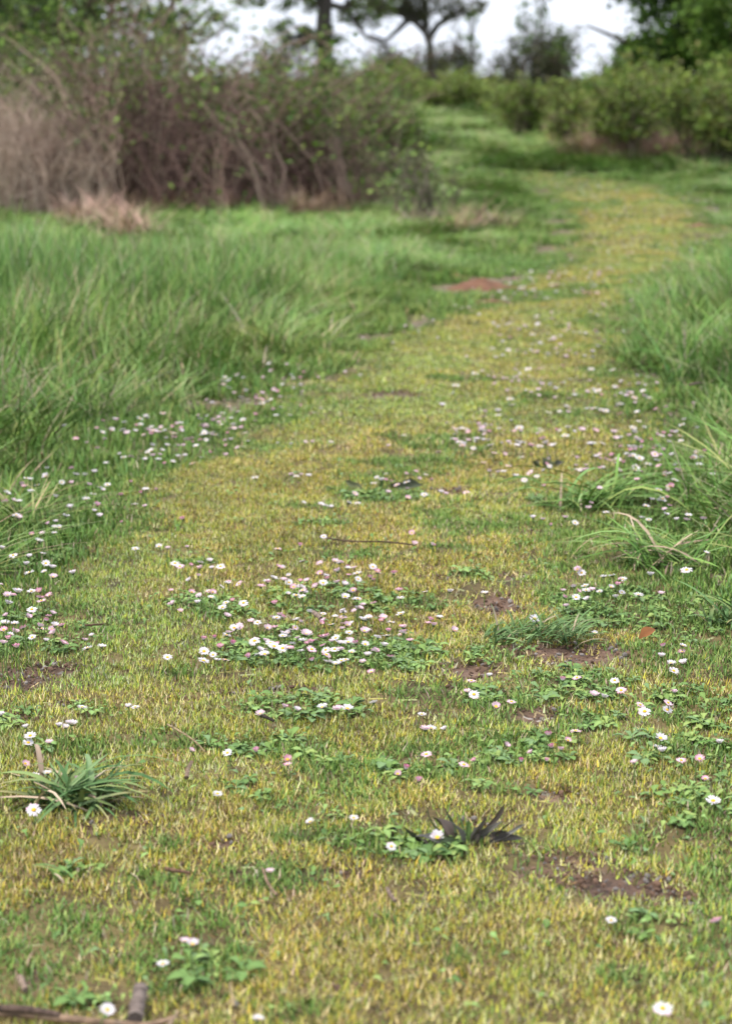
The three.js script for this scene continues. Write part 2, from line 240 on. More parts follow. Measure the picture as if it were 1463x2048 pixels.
for (const [d0, d1, dens, sc] of BANDS) {
  const n = Math.round(dens * (half(d0) + half(d1)) * (d1 - d0));
  for (let k = 0; k < n; k++) {
    const d = Math.sqrt(mix(d0 * d0, d1 * d1, rnd())), x = R(-1, 1) * half(d), z = -d;
    const ip = inside(PATH, x, z) + wob(x, z) + 0.10 * (rnd() + rnd() - 1), it = inside(TALL, x, z);
    if (ip < 0 && (d > 5.2 || (d > 3.4 && it < -0.2))) continue;
    const y = H(x, z), big = fbm(x * 1.3 + 3, z * 1.1, 3), mid = fbm(x * 5 + 11, z * 4, 3), sml = fbm(x * 22, z * 22, 2), hs = Math.min(1.7, Math.sqrt(sc));
    const tone = 0.74 + 0.56 * mid + 0.12 * R(-1, 1);
    if (ip > 0) {
      const soil = inBlobs(SOIL, x, z);
      if (soil > 0.22 + rnd() * 0.3 && rnd() < 0.955) continue;
      if (sml < 0.30 && rnd() < 0.8) continue;                                   // thin places where the soil shows
      const green = Math.max(inBlobs(FINE, x, z), 0.9 * inBlobs(LEAFY, x, z)), g = green + (mid - 0.5) * 1.9 + (sml - 0.5) * 0.5 + 1.8 * Math.max(0, big - 0.52) + 0.75 * smooth(0.22, -0.02, ip) + 0.14 * smooth(5, 12, d) + 0.55 * smooth(16, 21, d);
      if (g > 0.43 + 0.34 * rnd()) { const q = R(0.65, 1.1) * hs; tuftOf(fine, x, y + 0.002, z, 13, 0.020 * sc, 0.009 * q, 0.024 * q, 0.0025 * sc, GRN, 0.8, 2, 0.05, [tone, tone, tone]); }
      else {
        const yel = clamp(0.5 + (big - 0.5) * 2.2 + (sml - 0.5) * 1.6), q = R(0.7, 1.2) * hs;       // greener or more golden turf
        tuftOf(turf, x, y + 0.003, z, d < 4.6 ? 24 : 18, 0.021 * sc, 0.0070 * q, 0.0175 * q, 0.0036 * sc, YEL, 0.98, 1, 0.06, [tone * mix(0.78, 1.16, yel), tone * mix(1.02, 1.08, yel), tone * mix(1.0, 1.1, yel)]);
      }
    } else if (rnd() < 0.62) { const q = mix(0.28, 0.85, clamp(-ip * 2)) * R(0.7, 1.2); tuftOf(verge, x, y, z, 8, 0.026, 0.03 * q, 0.10 * q, 0.0036, GRN.concat(TAL), 0.7, 3, 0.05, [tone, tone, tone]); }
  }
}
// tiles of verge and tall grass, set edge to edge with some slack
for (let d = 3.2; d < 50;) {
  const st = TILE * (d < 12 ? 0.8 : d < 20 ? 1.1 : 1.9), w = st / TILE / 0.8;
  for (let x = -half(d) - 0.2; x < half(d) + 0.2; x += st) {
    const X = x + R(-0.5, 0.5) * st, Z = -d + R(-0.5, 0.5) * st; const by = MOUNDS.reduce((q, m) => Math.abs(X - m.x) < m.w * 1.15 && Z - m.z > -m.w ? Math.min(q, Z - m.z) : q, 9); if (by < 0.2) continue; const it = inside(TALL, X, Z) + wob(X + 7, Z) * 0.5, ip = inside(PATH, X, Z) + wob(X, Z) * 0.5;
    const big = fbm(X * 1.1 + 3, Z * 0.9, 3), mid = fbm(X * 4 + 11, Z * 3, 2), tone = (0.82 + 0.4 * mid + 0.1 * R(-1, 1)) * (0.94 + 0.04 * vnoise(X, Z)), tint = [tone * mix(1.14, 0.84, big), tone, tone * mix(0.8, 1.15, mid)];
    if (d > 4.9 && ip < -TILE * 0.30) drop('verge', X, H(X, Z), Z, w, (d > 10 ? 0.8 : 1) * mix(0.35, 0.9, clamp(-ip * 2)) * R(0.8, 1.25) * Math.sqrt(w), tint);
    if (by > 0.9 && it < -0.06 && rnd() < smooth(-0.05, 0.30, -it) * 0.9 + 0.1) drop('tall', X, H(X, Z), Z, w, mix(0.35, 0.92, smooth(0, 0.9, -it)) * R(0.75, 1.25) * (0.6 + 0.75 * big) * mix(1, 0.24, smooth(6, 14, d)), tint, R(-0.25, 0.25), R(-0.25, 0.25));
  }
  d += st;
}
// the turf and verge go on beside the frame
for (let d = 0.7; d < 9; d += TILE * 0.75) for (const side of [-1, 1]) for (let k = 0; k < 7; k++) {
  const X = side * (half(d) + (k + R(-0.1, 0.5)) * TILE * 0.75), Z = -d + R(-0.4, 0.4) * TILE, t = R(0.9, 1.1), on = inside(PATH, X, Z) + wob(X, Z) > 0;
  drop(on ? 'turf' : 'verge', X, H(X, Z) + 0.003, Z, 1, on ? 1 : 0.7, [t, t, t]);
}
// straw-coloured dead grass at the foot of the brambles and below the hedge
function strawPatch(px, py, rx, ry, n, h) { for (let k = 0; k < n; k++) { const a = R(0, 6.2832), r = Math.sqrt(rnd()), p = ground(px + rx * r * Math.cos(a), py + ry * r * Math.sin(a)); const t = R(0.75, 1.15); drop('straw', p.x, H(p.x, p.z), p.z, 1.4, h * R(0.6, 1.2), [t, t * 0.90, t * 0.93], R(-0.35, 0.35), R(-0.35, 0.35)); } }
strawPatch(480, 430, 320, 10, 62, 0.42); strawPatch(190, 462, 80, 16, 14, 0.4); strawPatch(250, 490, 60, 10, 9, 0.5); strawPatch(60, 412, 110, 8, 40, 0.7);
strawPatch(1330, 318, 200, 8, 230, 0.6); strawPatch(1190, 292, 90, 5, 60, 0.6); strawPatch(880, 460, 110, 24, 6, 0.35);
const STUFF = { turf: ['turf', 'short golden yellow turf covering the mown path'], fine: ['fine_grass', 'fine short green grass growing in patches through the golden turf'], verge: ['verge_grass', 'ankle-high green grass along both verges of the path'], tall: ['tall_grass', 'tall arching green meadow grass on either side of the path'], straw: ['dead_grass', 'straw-coloured dead grass at the foot of brambles and hedge'] };
for (const [kind, s] of [['turf', turf], ['fine', fine], ['verge', verge]]) tag(put(STUFF[kind][0], s.geo(), M.blade), STUFF[kind][1], 'grass', STUFF[kind][1], 'stuff');
for (const [key, b] of bags) {
  const kind = key.slice(0, -1), [name, label] = STUFF[kind], n = b.m.length / 16;
  const o = shade(new THREE.InstancedMesh(tileGeos[kind][+key.slice(-1)], M.blade, n));
  o.instanceMatrix.array.set(b.m); o.instanceColor = new THREE.InstancedBufferAttribute(new Float32Array(b.c), 3);
  o.name = numbered(name); tag(o, label, 'grass', label, 'stuff'); scene.add(o);
}
console.log('tris', turf.i.length / 3, fine.i.length / 3, verge.i.length / 3);
{ // crumbs of soil and grit on the bare places
  const s = new Soup(), g0 = new THREE.IcosahedronGeometry(1, 0); g0.deleteAttribute('uv');
  const spots = []; for (const b of SOIL) { const n = Math.min(700, Math.round(b.rx * b.rz * 52000)); for (let k = 0; k < n; k++) { const x = b.x + R(-1.1, 1.1) * b.rx, z = b.z + R(-1.1, 1.1) * b.rz; if (inBlobs(SOIL, x, z) > 0.3) spots.push([x, z]); } }
  const o = shade(new THREE.InstancedMesh(g0, new THREE.MeshStandardMaterial({ roughness: 0.95, color: 0xffffff }), spots.length)), c = new THREE.Color();
  spots.forEach(([x, z], k) => { const r = 0.0010 + 0.0034 * Math.pow(rnd(), 4); eu.set(R(0, 3), R(0, 3), R(0, 3)); q4.setFromEuler(eu); m4.compose(V(x, H(x, z) + 0.006 + r * 0.3, z), q4, sc3.set(r * R(0.7, 1.6), r * R(0.5, 1), r * R(0.7, 1.4))); o.setMatrixAt(k, m4); const grey = rnd() < 0.25, t = R(0.6, 1.3); c.setRGB(...(grey ? [0.22 * t, 0.20 * t, 0.19 * t] : [0.14 * t, 0.085 * t, 0.058 * t])); o.setColorAt(k, c); });
  o.name = 'soil_crumbs'; tag(o, 'crumbs of soil and grey grit lying on bare places', 'grit', null, 'stuff'); scene.add(o);
}
console.log('stuff', [...bags].map(([k, b]) => k + ':' + b.m.length / 16).join(' '));

// ---------------------------------------------------------------- landmarks that tell look-alikes apart
const MARKS = [[150, 2025, 'by the long fallen twig'], [300, 1950, 'by the short broken stick'], [880, 1685, 'beside the upright withered plantain'], [100, 1560, 'in the broad-bladed grass tuft on bare turf'], [60, 1460, 'behind the broad-bladed grass tuft'], [1140, 1355, 'around the wide bare soil patch'], [620, 1290, 'in the dense daisy mat across the path'], [450, 1215, 'in the thinner rosettes behind the daisy mat'], [610, 1175, 'by the stub of stick behind the daisy mat'], [1080, 1235, 'beside the combed hummock of fine grass'], [1180, 1190, 'in the row behind the combed grass hummock'], [60, 1270, 'in the crowded patch by the cracked soil'], [330, 905, 'in the drift along the bramble-side verge'], [110, 980, 'under tall bramble-side grass'], [80, 1110, 'on the green shoulder beside the brambles'], [450, 870, 'at the end of the bramble-side drift'], [500, 810, 'scattered where bramble-side grass meets turf'], [1160, 1010, 'around the sprawling long-bladed grass tuft'], [780, 980, 'by the flattened withered plantain'], [1340, 1110, 'in the rusty-bladed clump'], [1340, 1320, 'by the curled brown leaf'], [1090, 1500, 'in the loose pink group on the turf'], [1360, 1500, 'in the leafy fringe by the dark clover'], [560, 1450, 'in the clover strip below the daisy mat'], [1310, 1400, 'on the edge of the dark clover'], [1080, 930, 'by the small blackened plantain'], [1300, 950, 'below tall grass facing the brambles'], [980, 880, 'in the band crossing the far turf'], [800, 1170, 'in the loose scatter beside the daisy mat'], [1270, 1860, 'on the tiny leafy patch by worn soil'], [1324, 2010, 'alone on the plain golden turf'], [1420, 1610, 'on the feathery green cushion'], [560, 960, 'on open turf behind the flattened plantain'], [360, 1120, 'in the small pink cluster on open turf'], [700, 1650, 'on the worn turf before the withered plantain'], [850, 1450, 'by the dark feathery grass strip'], [640, 1050, 'on open turf before the flattened plantain']].map(([x, y, t]) => { const p = ground(x, y); return [p.x, p.z, t]; });
function where(x, z) { let best = 9e9, t = ''; for (const [a, b, s] of MARKS) { const q = Math.hypot((x - a), (z - b) * 0.8); if (q < best) { best = q; t = s; } } return t; }

// ---------------------------------------------------------------- rosettes of spoon-shaped daisy leaves
const ROSE = [[0.15, 0.255, 0.07], [0.115, 0.205, 0.06], [0.19, 0.30, 0.095], [0.15, 0.24, 0.10], [0.23, 0.32, 0.095], [0.09, 0.165, 0.05]];
const leafGeos = []; for (let k = 0; k < 12; k++) { const s = new Soup(), c = vary(ROSE[k % 6], 0.12); s.leaf(new THREE.Matrix4(), R(0.015, 0.024), R(0.008, 0.0115), c, c.map(e => e * 1.25), 0.6, R(0.05, 0.5), R(0.2, 0.38), 5); leafGeos.push(s.geo()); }
const roseSpots = [];
for (const b of LEAFY) {
  const n = Math.max(2, Math.round(b.rx * b.rz * Math.PI * 760));
  for (let k = 0; k < n; k++) { const a = R(0, 6.2832), r = Math.sqrt(rnd()); const x = b.x + Math.cos(a) * r * b.rx * 1.25, z = b.z + Math.sin(a) * r * b.rz * 1.25; if (inBlobs(LEAFY, x, z) > 0.18) roseSpots.push([x, z]); }
}
roseSpots.sort((a, b) => b[1] - a[1]);
const inView = (x, z) => Math.abs(x) < -z * 0.212 + 0.02 && z < -1.6;
const seenRose = roseSpots.filter(([x, z]) => inView(x, z)), ROSE_MAX = 290;
const bare = seenRose.slice(0, ROSE_MAX), extra = seenRose.slice(ROSE_MAX).concat(roseSpots.filter(([x, z]) => !inView(x, z)));
const TONES = [[4, 2, 10, 8], [0, 3, 6, 9], [1, 5, 7, 11]];
function rosetteLeaves(fn, tone = Math.floor(rnd() * 3), size = R(0.8, 1.25)) { const n = 8 + Math.floor(rnd() * 4), a0 = R(0, 6.28); for (let k = 0; k < n; k++) { eu.set(R(-0.25, 0.25), a0 + k * 2.4 + R(-0.3, 0.3), R(-0.05, 0.42), 'YXZ'); fn(pick(TONES[tone]), size * R(0.75, 1.15), R(0.004, 0.012)); } }
for (const [x, z] of bare) {
  const g = base('daisy_rosette', V(x, H(x, z), z)), w = where(x, z);
  const tone = Math.floor(rnd() * 3), broad = rnd() < 0.5;
  tag(g, `${broad ? 'broad' : 'small'} ${['pale green', 'mid-green', 'dark green'][tone]} leaf rosette ${w}`, 'plant', `leaf rosettes ${w}`);
  rosetteLeaves((v, s, y) => { const o = put('leaf', leafGeos[v], M.leafy, g); o.rotation.copy(eu); o.scale.setScalar(s); o.position.y = y; }, tone, broad ? R(1.0, 1.2) : R(0.66, 0.85));
}
{
  const per = leafGeos.map(() => []);
  for (const [x, z] of extra) rosetteLeaves((v, s, y) => { q4.setFromEuler(eu); const f = z < -5 ? 1.25 : 1; per[v].push(new THREE.Matrix4().compose(V(x, H(x, z) + y, z), q4, V(s * f, s * f, s * f))); });
  // loose small leaves of clover and trefoil filling the green places
  for (const b of LEAFY) { const n = Math.round(b.rx * b.rz * 3.14 * 5200); for (let k = 0; k < n; k++) { const a = R(0, 6.2832), r = Math.sqrt(rnd()), x = b.x + Math.cos(a) * r * b.rx * 1.05, z = b.z + Math.sin(a) * r * b.rz * 1.05; if (inBlobs(LEAFY, x, z) < 0.25) continue; eu.set(R(-0.4, 0.4), R(0, 6.28), R(-0.1, 0.9), 'YXZ'); q4.setFromEuler(eu); const s = R(0.3, 0.75); per[k % 12].push(new THREE.Matrix4().compose(V(x, H(x, z) + R(0.004, 0.016), z), q4, V(s, s, s))); } }
  for (let k = 0; k < 9000; k++) { const d = Math.sqrt(R(2, 30)), x = R(-1, 1) * half(d), z = -d; if (inside(PATH, x, z) < -0.2 || inBlobs(SOIL, x, z) > 0.3 || fbm(x * 7 + 2, z * 7, 3) < 0.5) continue; eu.set(R(-0.4, 0.4), R(0, 6.28), R(-0.1, 0.8), 'YXZ'); q4.setFromEuler(eu); const s = R(0.35, 0.9); per[k % 12].push(new THREE.Matrix4().compose(V(x, H(x, z) + R(0.004, 0.014), z), q4, V(s, s, s))); }
  per.forEach((list, v) => { if (!list.length) return; const o = shade(new THREE.InstancedMesh(leafGeos[v], M.leafy, list.length)); list.forEach((m, k) => o.setMatrixAt(k, m)); o.name = numbered('clover_leaves'); tag(o, 'small green clover and trefoil leaves carpeting the leafy patches', 'ground cover', 'clover and trefoil ground cover', 'stuff'); scene.add(o); });
}
console.log('rosettes', seenRose.length, 'loose', extra.length);

// ---------------------------------------------------------------- daisies, at the places the photograph shows their heads
const D = { // w: white and spread, y: turned so that the yellow centre shows, p: pink-tinged and half closed, b: nearly shut and deep pink
  w: [[174, 886], [205, 866], [271, 862], [303, 855], [212, 927], [189, 945], [53, 957], [75, 971], [170, 951], [178, 970], [200, 975], [206, 981], [292, 980], [270, 1009], [290, 1013], [39, 1003], [33, 1031], [189, 1023], [200, 1033], [112, 1044], [110, 1056], [86, 1068], [109, 1067], [5, 1097], [59, 1114], [86, 1108], [53, 1129], [105, 1136], [89, 1144], [59, 1146], [107, 1155], [35, 1185], [147, 1147], [10, 1247], [30, 1248], [110, 1252], [7, 1287], [92, 1282], [170, 1281], [184, 1272], [175, 1297], [204, 1294], [22, 1270], [240, 909], [247, 915], [295, 905], [302, 902], [290, 920], [306, 912], [320, 910], [325, 901], [334, 892], [346, 924], [317, 920], [356, 892], [367, 892], [356, 914], [370, 912], [392, 893], [402, 870], [412, 880], [432, 870], [462, 880], [402, 915], [475, 897], [485, 894], [495, 883], [491, 866], [555, 887], [582, 889], [610, 885], [662, 886], [510, 956], [582, 950], [592, 953], [602, 950], [617, 952], [607, 1006], [642, 1010], [652, 1012], [662, 1015], [697, 1006], [715, 1007], [271, 1098], [318, 1093], [336, 1097], [604, 1123], [400, 1126], [420, 1123], [424, 1137], [455, 1167], [397, 1194], [395, 1206], [422, 1196], [452, 1206], [445, 1215], [344, 1209], [454, 1233], [502, 1244], [547, 1157], [567, 1161], [577, 1152], [614, 1162], [576, 1189], [592, 1191], [604, 1195], [670, 1123], [680, 1126], [714, 1147], [689, 1170], [690, 1194], [715, 1198], [720, 1217], [686, 1223], [670, 1234], [725, 1239], [553, 1236], [593, 1240], [567, 1270], [435, 1321], [407, 1322], [335, 1315], [582, 1260], [576, 1267], [565, 1272], [612, 1270], [605, 1282], [663, 1283], [505, 1292], [532, 1283], [548, 1293], [520, 1301], [528, 1299], [518, 1310], [529, 1309], [565, 1297], [565, 1305], [680, 1288], [696, 1285], [680, 1301], [655, 1325], [672, 1329], [682, 1322], [691, 1320], [730, 1241], [710, 1199], [713, 1217], [725, 1211], [728, 1263], [755, 1276], [730, 1289], [703, 1305], [735, 1311], [725, 1325], [699, 1283], [686, 1224], [808, 871], [776, 892], [906, 878], [951, 884], [966, 881], [976, 881], [1003, 887], [1016, 885], [1038, 887], [1079, 893], [1043, 915], [996, 945], [1006, 944], [1073, 953], [1086, 942], [1098, 932], [1031, 952], [1153, 940], [1171, 940], [1161, 943], [1191, 914], [1278, 917], [1312, 922], [1258, 894], [1271, 877], [1323, 872], [1340, 872], [1352, 865], [1424, 951], [1348, 961], [1338, 948], [1316, 980], [1198, 978], [1303, 1000], [1291, 1012], [1328, 1020], [1331, 1029], [1352, 1040], [1376, 1032], [1372, 1041], [1405, 1039], [1282, 1036], [1181, 1007], [1176, 1017], [1211, 1025], [1129, 1036], [1085, 1039], [1065, 1036], [763, 961], [747, 967], [813, 965], [776, 985], [848, 990], [881, 985], [891, 988], [850, 1184], [899, 1184], [801, 1198], [968, 1187], [735, 1237], [766, 1237], [781, 1245], [735, 1263], [754, 1274], [773, 1272], [768, 1292], [1126, 1182], [1131, 1213], [1171, 1181], [1183, 1181], [1198, 1183], [1221, 1175], [1230, 1195], [1276, 1190], [1321, 1188], [1173, 1200], [1188, 1267], [1411, 1106], [1364, 1292], [1321, 1313], [1341, 1327], [1365, 1327], [165, 1415], [257, 1414], [271, 1415], [2, 1431], [119, 1452], [137, 1447], [132, 1456], [145, 1449], [52, 1455], [61, 1472], [99, 1486], [74, 1551], [95, 1547], [435, 1588], [521, 1429], [594, 1421], [645, 1415], [675, 1420], [694, 1418], [620, 1644], [707, 1636], [370, 1884], [385, 1890], [326, 1928], [516, 2040], [540, 1744], [747, 1406], [978, 1352], [934, 1384], [1187, 1391], [1206, 1395], [843, 1429], [850, 1460], [862, 1457], [888, 1459], [1320, 1477], [1313, 1495], [1323, 1503], [1438, 1486], [1267, 1526], [874, 1676], [1221, 1841],
    [541, 743], [471, 751], [586, 757], [565, 770], [549, 782], [524, 787], [586, 777], [601, 771], [605, 784], [560, 795], [542, 800], [562, 815], [482, 795], [424, 807], [445, 827], [445, 840], [414, 833], [462, 837], [475, 824], [486, 841], [580, 831], [641, 818], [627, 826], [552, 832], [129, 852], [725, 677], [690, 745], [720, 752], [963, 742], [946, 747], [976, 752], [1014, 782], [1051, 782], [1061, 785], [1076, 792], [1118, 823], [1136, 825], [1173, 818], [1188, 817], [1201, 820], [1211, 822], [1273, 825], [1386, 807], [1272, 752], [1294, 754], [1274, 768], [1290, 771], [1257, 768], [1241, 763], [1196, 770], [1186, 780], [1312, 767], [1061, 701], [1098, 710], [1113, 707], [1099, 680], [933, 714], [876, 677], [837, 663], [810, 653], [866, 642], [786, 687], [876, 610], [911, 612], [923, 616], [936, 616], [946, 577], [996, 582], [992, 541], [1011, 540], [1026, 542], [1018, 562], [1038, 550], [1141, 520], [1103, 525], [1131, 535], [1193, 630], [1211, 598], [1261, 602], [1146, 580], [1263, 477], [1353, 492], [1381, 537], [1138, 442], [1181, 447]],
  y: [[124, 965], [215, 970], [27, 1111], [92, 1127], [64, 1219], [65, 1275], [647, 1073], [350, 1127], [441, 1133], [487, 1206], [515, 1245], [646, 1166], [408, 1303], [426, 1310], [509, 1282], [541, 1287], [669, 1299], [651, 1300], [946, 896], [1048, 960], [1296, 1040], [1149, 1046], [1151, 1195], [1068, 1238], [1372, 1140], [1346, 1342], [57, 1486], [68, 1620], [455, 1506], [215, 2020], [947, 1389], [1228, 1361], [1288, 1423], [1333, 1420], [1425, 1602], [782, 1693], [1324, 2017], [1277, 842]],
  p: [[194, 857], [287, 869], [195, 897], [152, 879], [242, 991], [312, 980], [244, 1045], [97, 1048], [13, 1232], [57, 1235], [47, 1257], [80, 1254], [92, 1242], [108, 1267], [17, 1278], [34, 1295], [30, 1265], [127, 1287], [8, 1260], [262, 913], [330, 928], [385, 885], [400, 881], [455, 867], [450, 882], [452, 892], [385, 927], [419, 905], [452, 911], [624, 885], [710, 987], [556, 1098], [374, 1095], [365, 1039], [360, 1133], [381, 1131], [400, 1137], [465, 1202], [361, 1224], [522, 1174], [575, 1163], [587, 1174], [600, 1163], [605, 1181], [632, 1174], [640, 1147], [675, 1143], [697, 1151], [549, 1208], [706, 1181], [565, 1235], [440, 1295], [451, 1320], [621, 1286], [623, 1299], [649, 1275], [578, 1298], [652, 1310], [750, 1303], [742, 1345], [856, 877], [936, 865], [913, 885], [1038, 877], [876, 904], [988, 906], [1008, 910], [1016, 932], [966, 925], [978, 944], [1059, 945], [1087, 972], [1198, 938], [1236, 942], [1246, 926], [1241, 893], [1259, 902], [1301, 880], [1327, 951], [1272, 960], [1281, 944], [1333, 996], [1338, 1012], [793, 970], [815, 996], [932, 985], [823, 1066], [828, 1089], [864, 1091], [753, 1145], [740, 1156], [787, 1148], [798, 1181], [804, 1254], [806, 1267], [866, 1251], [907, 1262], [819, 1282], [749, 1302], [780, 1315], [1127, 1195], [1326, 1293], [1363, 1305], [51, 1528], [156, 1558], [382, 1502], [575, 1520], [575, 1531], [569, 1415], [942, 1362], [991, 1414], [1022, 1404], [1153, 1356], [1241, 1381], [1279, 1410], [1335, 1406], [1347, 1385], [1096, 1471], [1150, 1463], [1135, 1481], [1012, 1492], [1061, 1506], [1121, 1500], [852, 1509], [948, 1522], [927, 1530], [795, 1549], [1361, 1521], [1398, 1518], [1409, 1558], [1432, 1844], [525, 756], [635, 755], [414, 801], [457, 813], [397, 832], [510, 830], [510, 842], [600, 812], [987, 755], [999, 748], [1011, 756], [1032, 755], [1240, 827], [1330, 815], [1031, 701], [1311, 819]],
  b: [[263, 965], [282, 987], [407, 1279], [429, 1276], [465, 1288], [497, 1315], [624, 1322], [600, 1092], [1101, 1051], [512, 1503], [1124, 1361], [1103, 1495], [1041, 1523], [1092, 1522], [811, 1538], [837, 1562]],
};
const W0 = [0.78, 0.76, 0.81], PK = [0.76, 0.33, 0.50], PD = [0.62, 0.11, 0.30], PP = [0.82, 0.58, 0.70];
function petals(n, len, w, up, tip, inner, droop = 0) {
  const s = new Soup();
  for (let layer = 0; layer < 2; layer++) for (let k = 0; k < n; k++) {
    const a = (k + layer * 0.5 + R(-0.28, 0.28)) / n * 6.2832, e = up + layer * 0.13 + R(-0.2, 0.2), ca = Math.cos(a), sa = Math.sin(a), L = len * R(0.86, 1.08) * (layer ? 0.93 : 1), q = w * R(0.8, 1.15);
    let pl, pr; const t0 = vary(W0, 0.05), t1 = rnd() < 0.8 ? tip : inner;
    [[0.0022, 0.55, 0], [0.5, 1, 0.35], [0.85, 0.95, 0.85], [1, 0.35, 1]].forEach(([t, ww, ct], i) => {
      const rr = i ? 0.002 + t * L * Math.cos(e - droop * t) : 0.002, y = t * L * Math.sin(e - droop * t), c = [0, 1, 2].map(m => mix(t0[m], t1[m], ct));
      const l = s.v(ca * rr - sa * q * ww / 2, y, sa * rr + ca * q * ww / 2, c), r = s.v(ca * rr + sa * q * ww / 2, y, sa * rr - ca * q * ww / 2, c);
      if (i) { s.t(pl, pr, r); s.t(pl, r, l); } pl = l; pr = r;
    });
  }
  return s.geo();
}
const petalGeos = {
  w: [petals(17, 0.0086, 0.0024, 0.5, W0, W0), petals(15, 0.0085, 0.0025, 0.66, PP, W0), petals(19, 0.0088, 0.0022, 0.3, W0, W0, 0.15), petals(16, 0.0086, 0.0024, 0.82, W0, PP)],
  y: [petals(17, 0.0088, 0.0024, 0.25, W0, W0), petals(14, 0.0092, 0.0024, 0.12, W0, PP, 0.2)],
  p: [petals(15, 0.0086, 0.0024, 0.55, PK, PP), petals(14, 0.0084, 0.0025, 0.85, PP, PK), petals(16, 0.0086, 0.0023, 0.35, PP, PK, 0.3), petals(13, 0.0080, 0.0025, 0.95, PK, PD)],
  b: [petals(11, 0.0078, 0.0024, 1.25, PD, PK), petals(12, 0.0080, 0.0023, 1.12, PK, PD)],
};
function discGeo(r, h) { const s = new Soup(), rows = [[0, h], [0.5, h * 0.86], [0.87, h * 0.45], [1, 0]], id = []; for (const [q, y] of rows) { const ring = []; for (let a = 0; a < 9; a++) { const t = a / 9 * 6.2832, c = vary(q < 0.6 ? [0.72, 0.50, 0.05] : [0.80, 0.46, 0.03], 0.12); ring.push(s.v(Math.cos(t) * r * q, y, Math.sin(t) * r * q, c)); } id.push(ring); } for (let k = 0; k < 3; k++) for (let a = 0; a < 9; a++) { const b = (a + 1) % 9; s.t(id[k][a], id[k + 1][b], id[k + 1][a]); s.t(id[k][a], id[k][b], id[k + 1][b]); } return s.geo(); }
const disc = discGeo(0.0031, 0.0018);
function stemGeo(bend) { const s = new Soup(), pts = [], rr = []; for (let k = 0; k <= 5; k++) { const t = k / 5; pts.push(V(bend * (t * t - t) * 1.5, t, bend * 0.6 * (t - t * t))); rr.push(0.0009 - 0.0002 * t); } s.tube(pts, rr, t => [mix(0.13, 0.17, t), mix(0.2, 0.25, t), mix(0.06, 0.09, t)], 5); return s.geo(); }
const stems = [stemGeo(0.002), stemGeo(-0.012), stemGeo(0.016)];
const calyx = (() => { const s = new Soup(); s.tube([V(0, -0.0030, 0), V(0, -0.0018, 0), V(0, 0.0004, 0)], [0.0008, 0.0026, 0.0034], [0.07, 0.12, 0.04], 7); return s.geo(); })();
const LOOK = { w: ['small white daisy with spread petals', 'white daisy with half-lifted petals', 'flat open white daisy', 'cupped white daisy'], y: ['daisy turned to show its yellow centre', 'wide open daisy with a yellow centre'], p: ['pink-tipped half-closed daisy', 'pale pink cupped daisy', 'pink-flushed open daisy', 'rosy cupped daisy'], b: ['deep pink closed daisy bud', 'rosy shut daisy bud'] };
const heads = []; for (const k of 'wypb') for (const [x, y] of D[k]) heads.push({ k, x, y });
heads.sort((a, b) => b.y - a.y);
const BIG = new Map([['612,1270', 1.35], ['649,1275', 1.3], ['874,1676', 1.3], ['35,1185', 1.2], ['1372,1140', 1.25], ['68,1620', 1.15], ['1278,917', 1.25], ['1312,922', 1.2], ['1324,2017', 1.2], ['1425,1602', 1.2]]);
const farHeads = []; let named = 0;
function headFrame(h, up) {
  const towards = Math.atan2(0, 1); let tilt, az;
  if (h.k === 'y') { tilt = R(0.15, 0.6); az = Math.PI / 2 + R(-0.7, 0.7); } else if (h.k === 'p') { tilt = R(0.05, 0.65); az = R(0, 6.2832); } else { tilt = R(0, 0.42); az = R(0, 6.2832); }
  const n = V(Math.cos(az) * Math.sin(tilt), Math.cos(tilt), Math.sin(az) * Math.sin(tilt));
  return new THREE.Quaternion().setFromUnitVectors(V(0, 1, 0), n).multiply(new THREE.Quaternion().setFromAxisAngle(V(0, 1, 0), R(0, 6.2832)));
}
for (const h of heads) {
  const g0 = ground(h.x, h.y), off = inside(PATH, g0.x, g0.z) < 0.08, up = off ? R(0.045, 0.080) : R(0.020, 0.042), p = ground(h.x, h.y, up), y0 = H(p.x, p.z), hh = Math.max(0.016, p.y - y0);
  const v = Math.floor(rnd() * petalGeos[h.k].length), s = (BIG.get(h.x + ',' + h.y) || R(0.70, 1.08)) * (h.y > 1480 ? 0.78 : 0.88), q = headFrame(h);
  if (named >= 300) { farHeads.push([p.x, y0 + hh, p.z, q, s, h.k, v]); continue; }
  named++;
  const g = base('daisy', V(p.x, y0, p.z)), w = where(p.x, p.z);
  tag(g, `${LOOK[h.k][v]} ${w}`, 'daisy', `daisies ${w}`);
  const st = put('stem', pick(stems), M.blade, g); st.scale.y = hh; st.rotation.y = R(0, 6.28);
  const cal = put('calyx', calyx, M.blade, g), pe = put('petals', petalGeos[h.k][v], M.petal, g);
  for (const o of [cal, pe]) { o.position.y = hh; o.quaternion.copy(q); o.scale.setScalar(s); }
  if (h.k !== 'b') { const di = put('yellow_centre', disc, M.blade, g); di.position.y = hh; di.quaternion.copy(q); di.scale.setScalar(s); di.translateY(0.0008); }
}
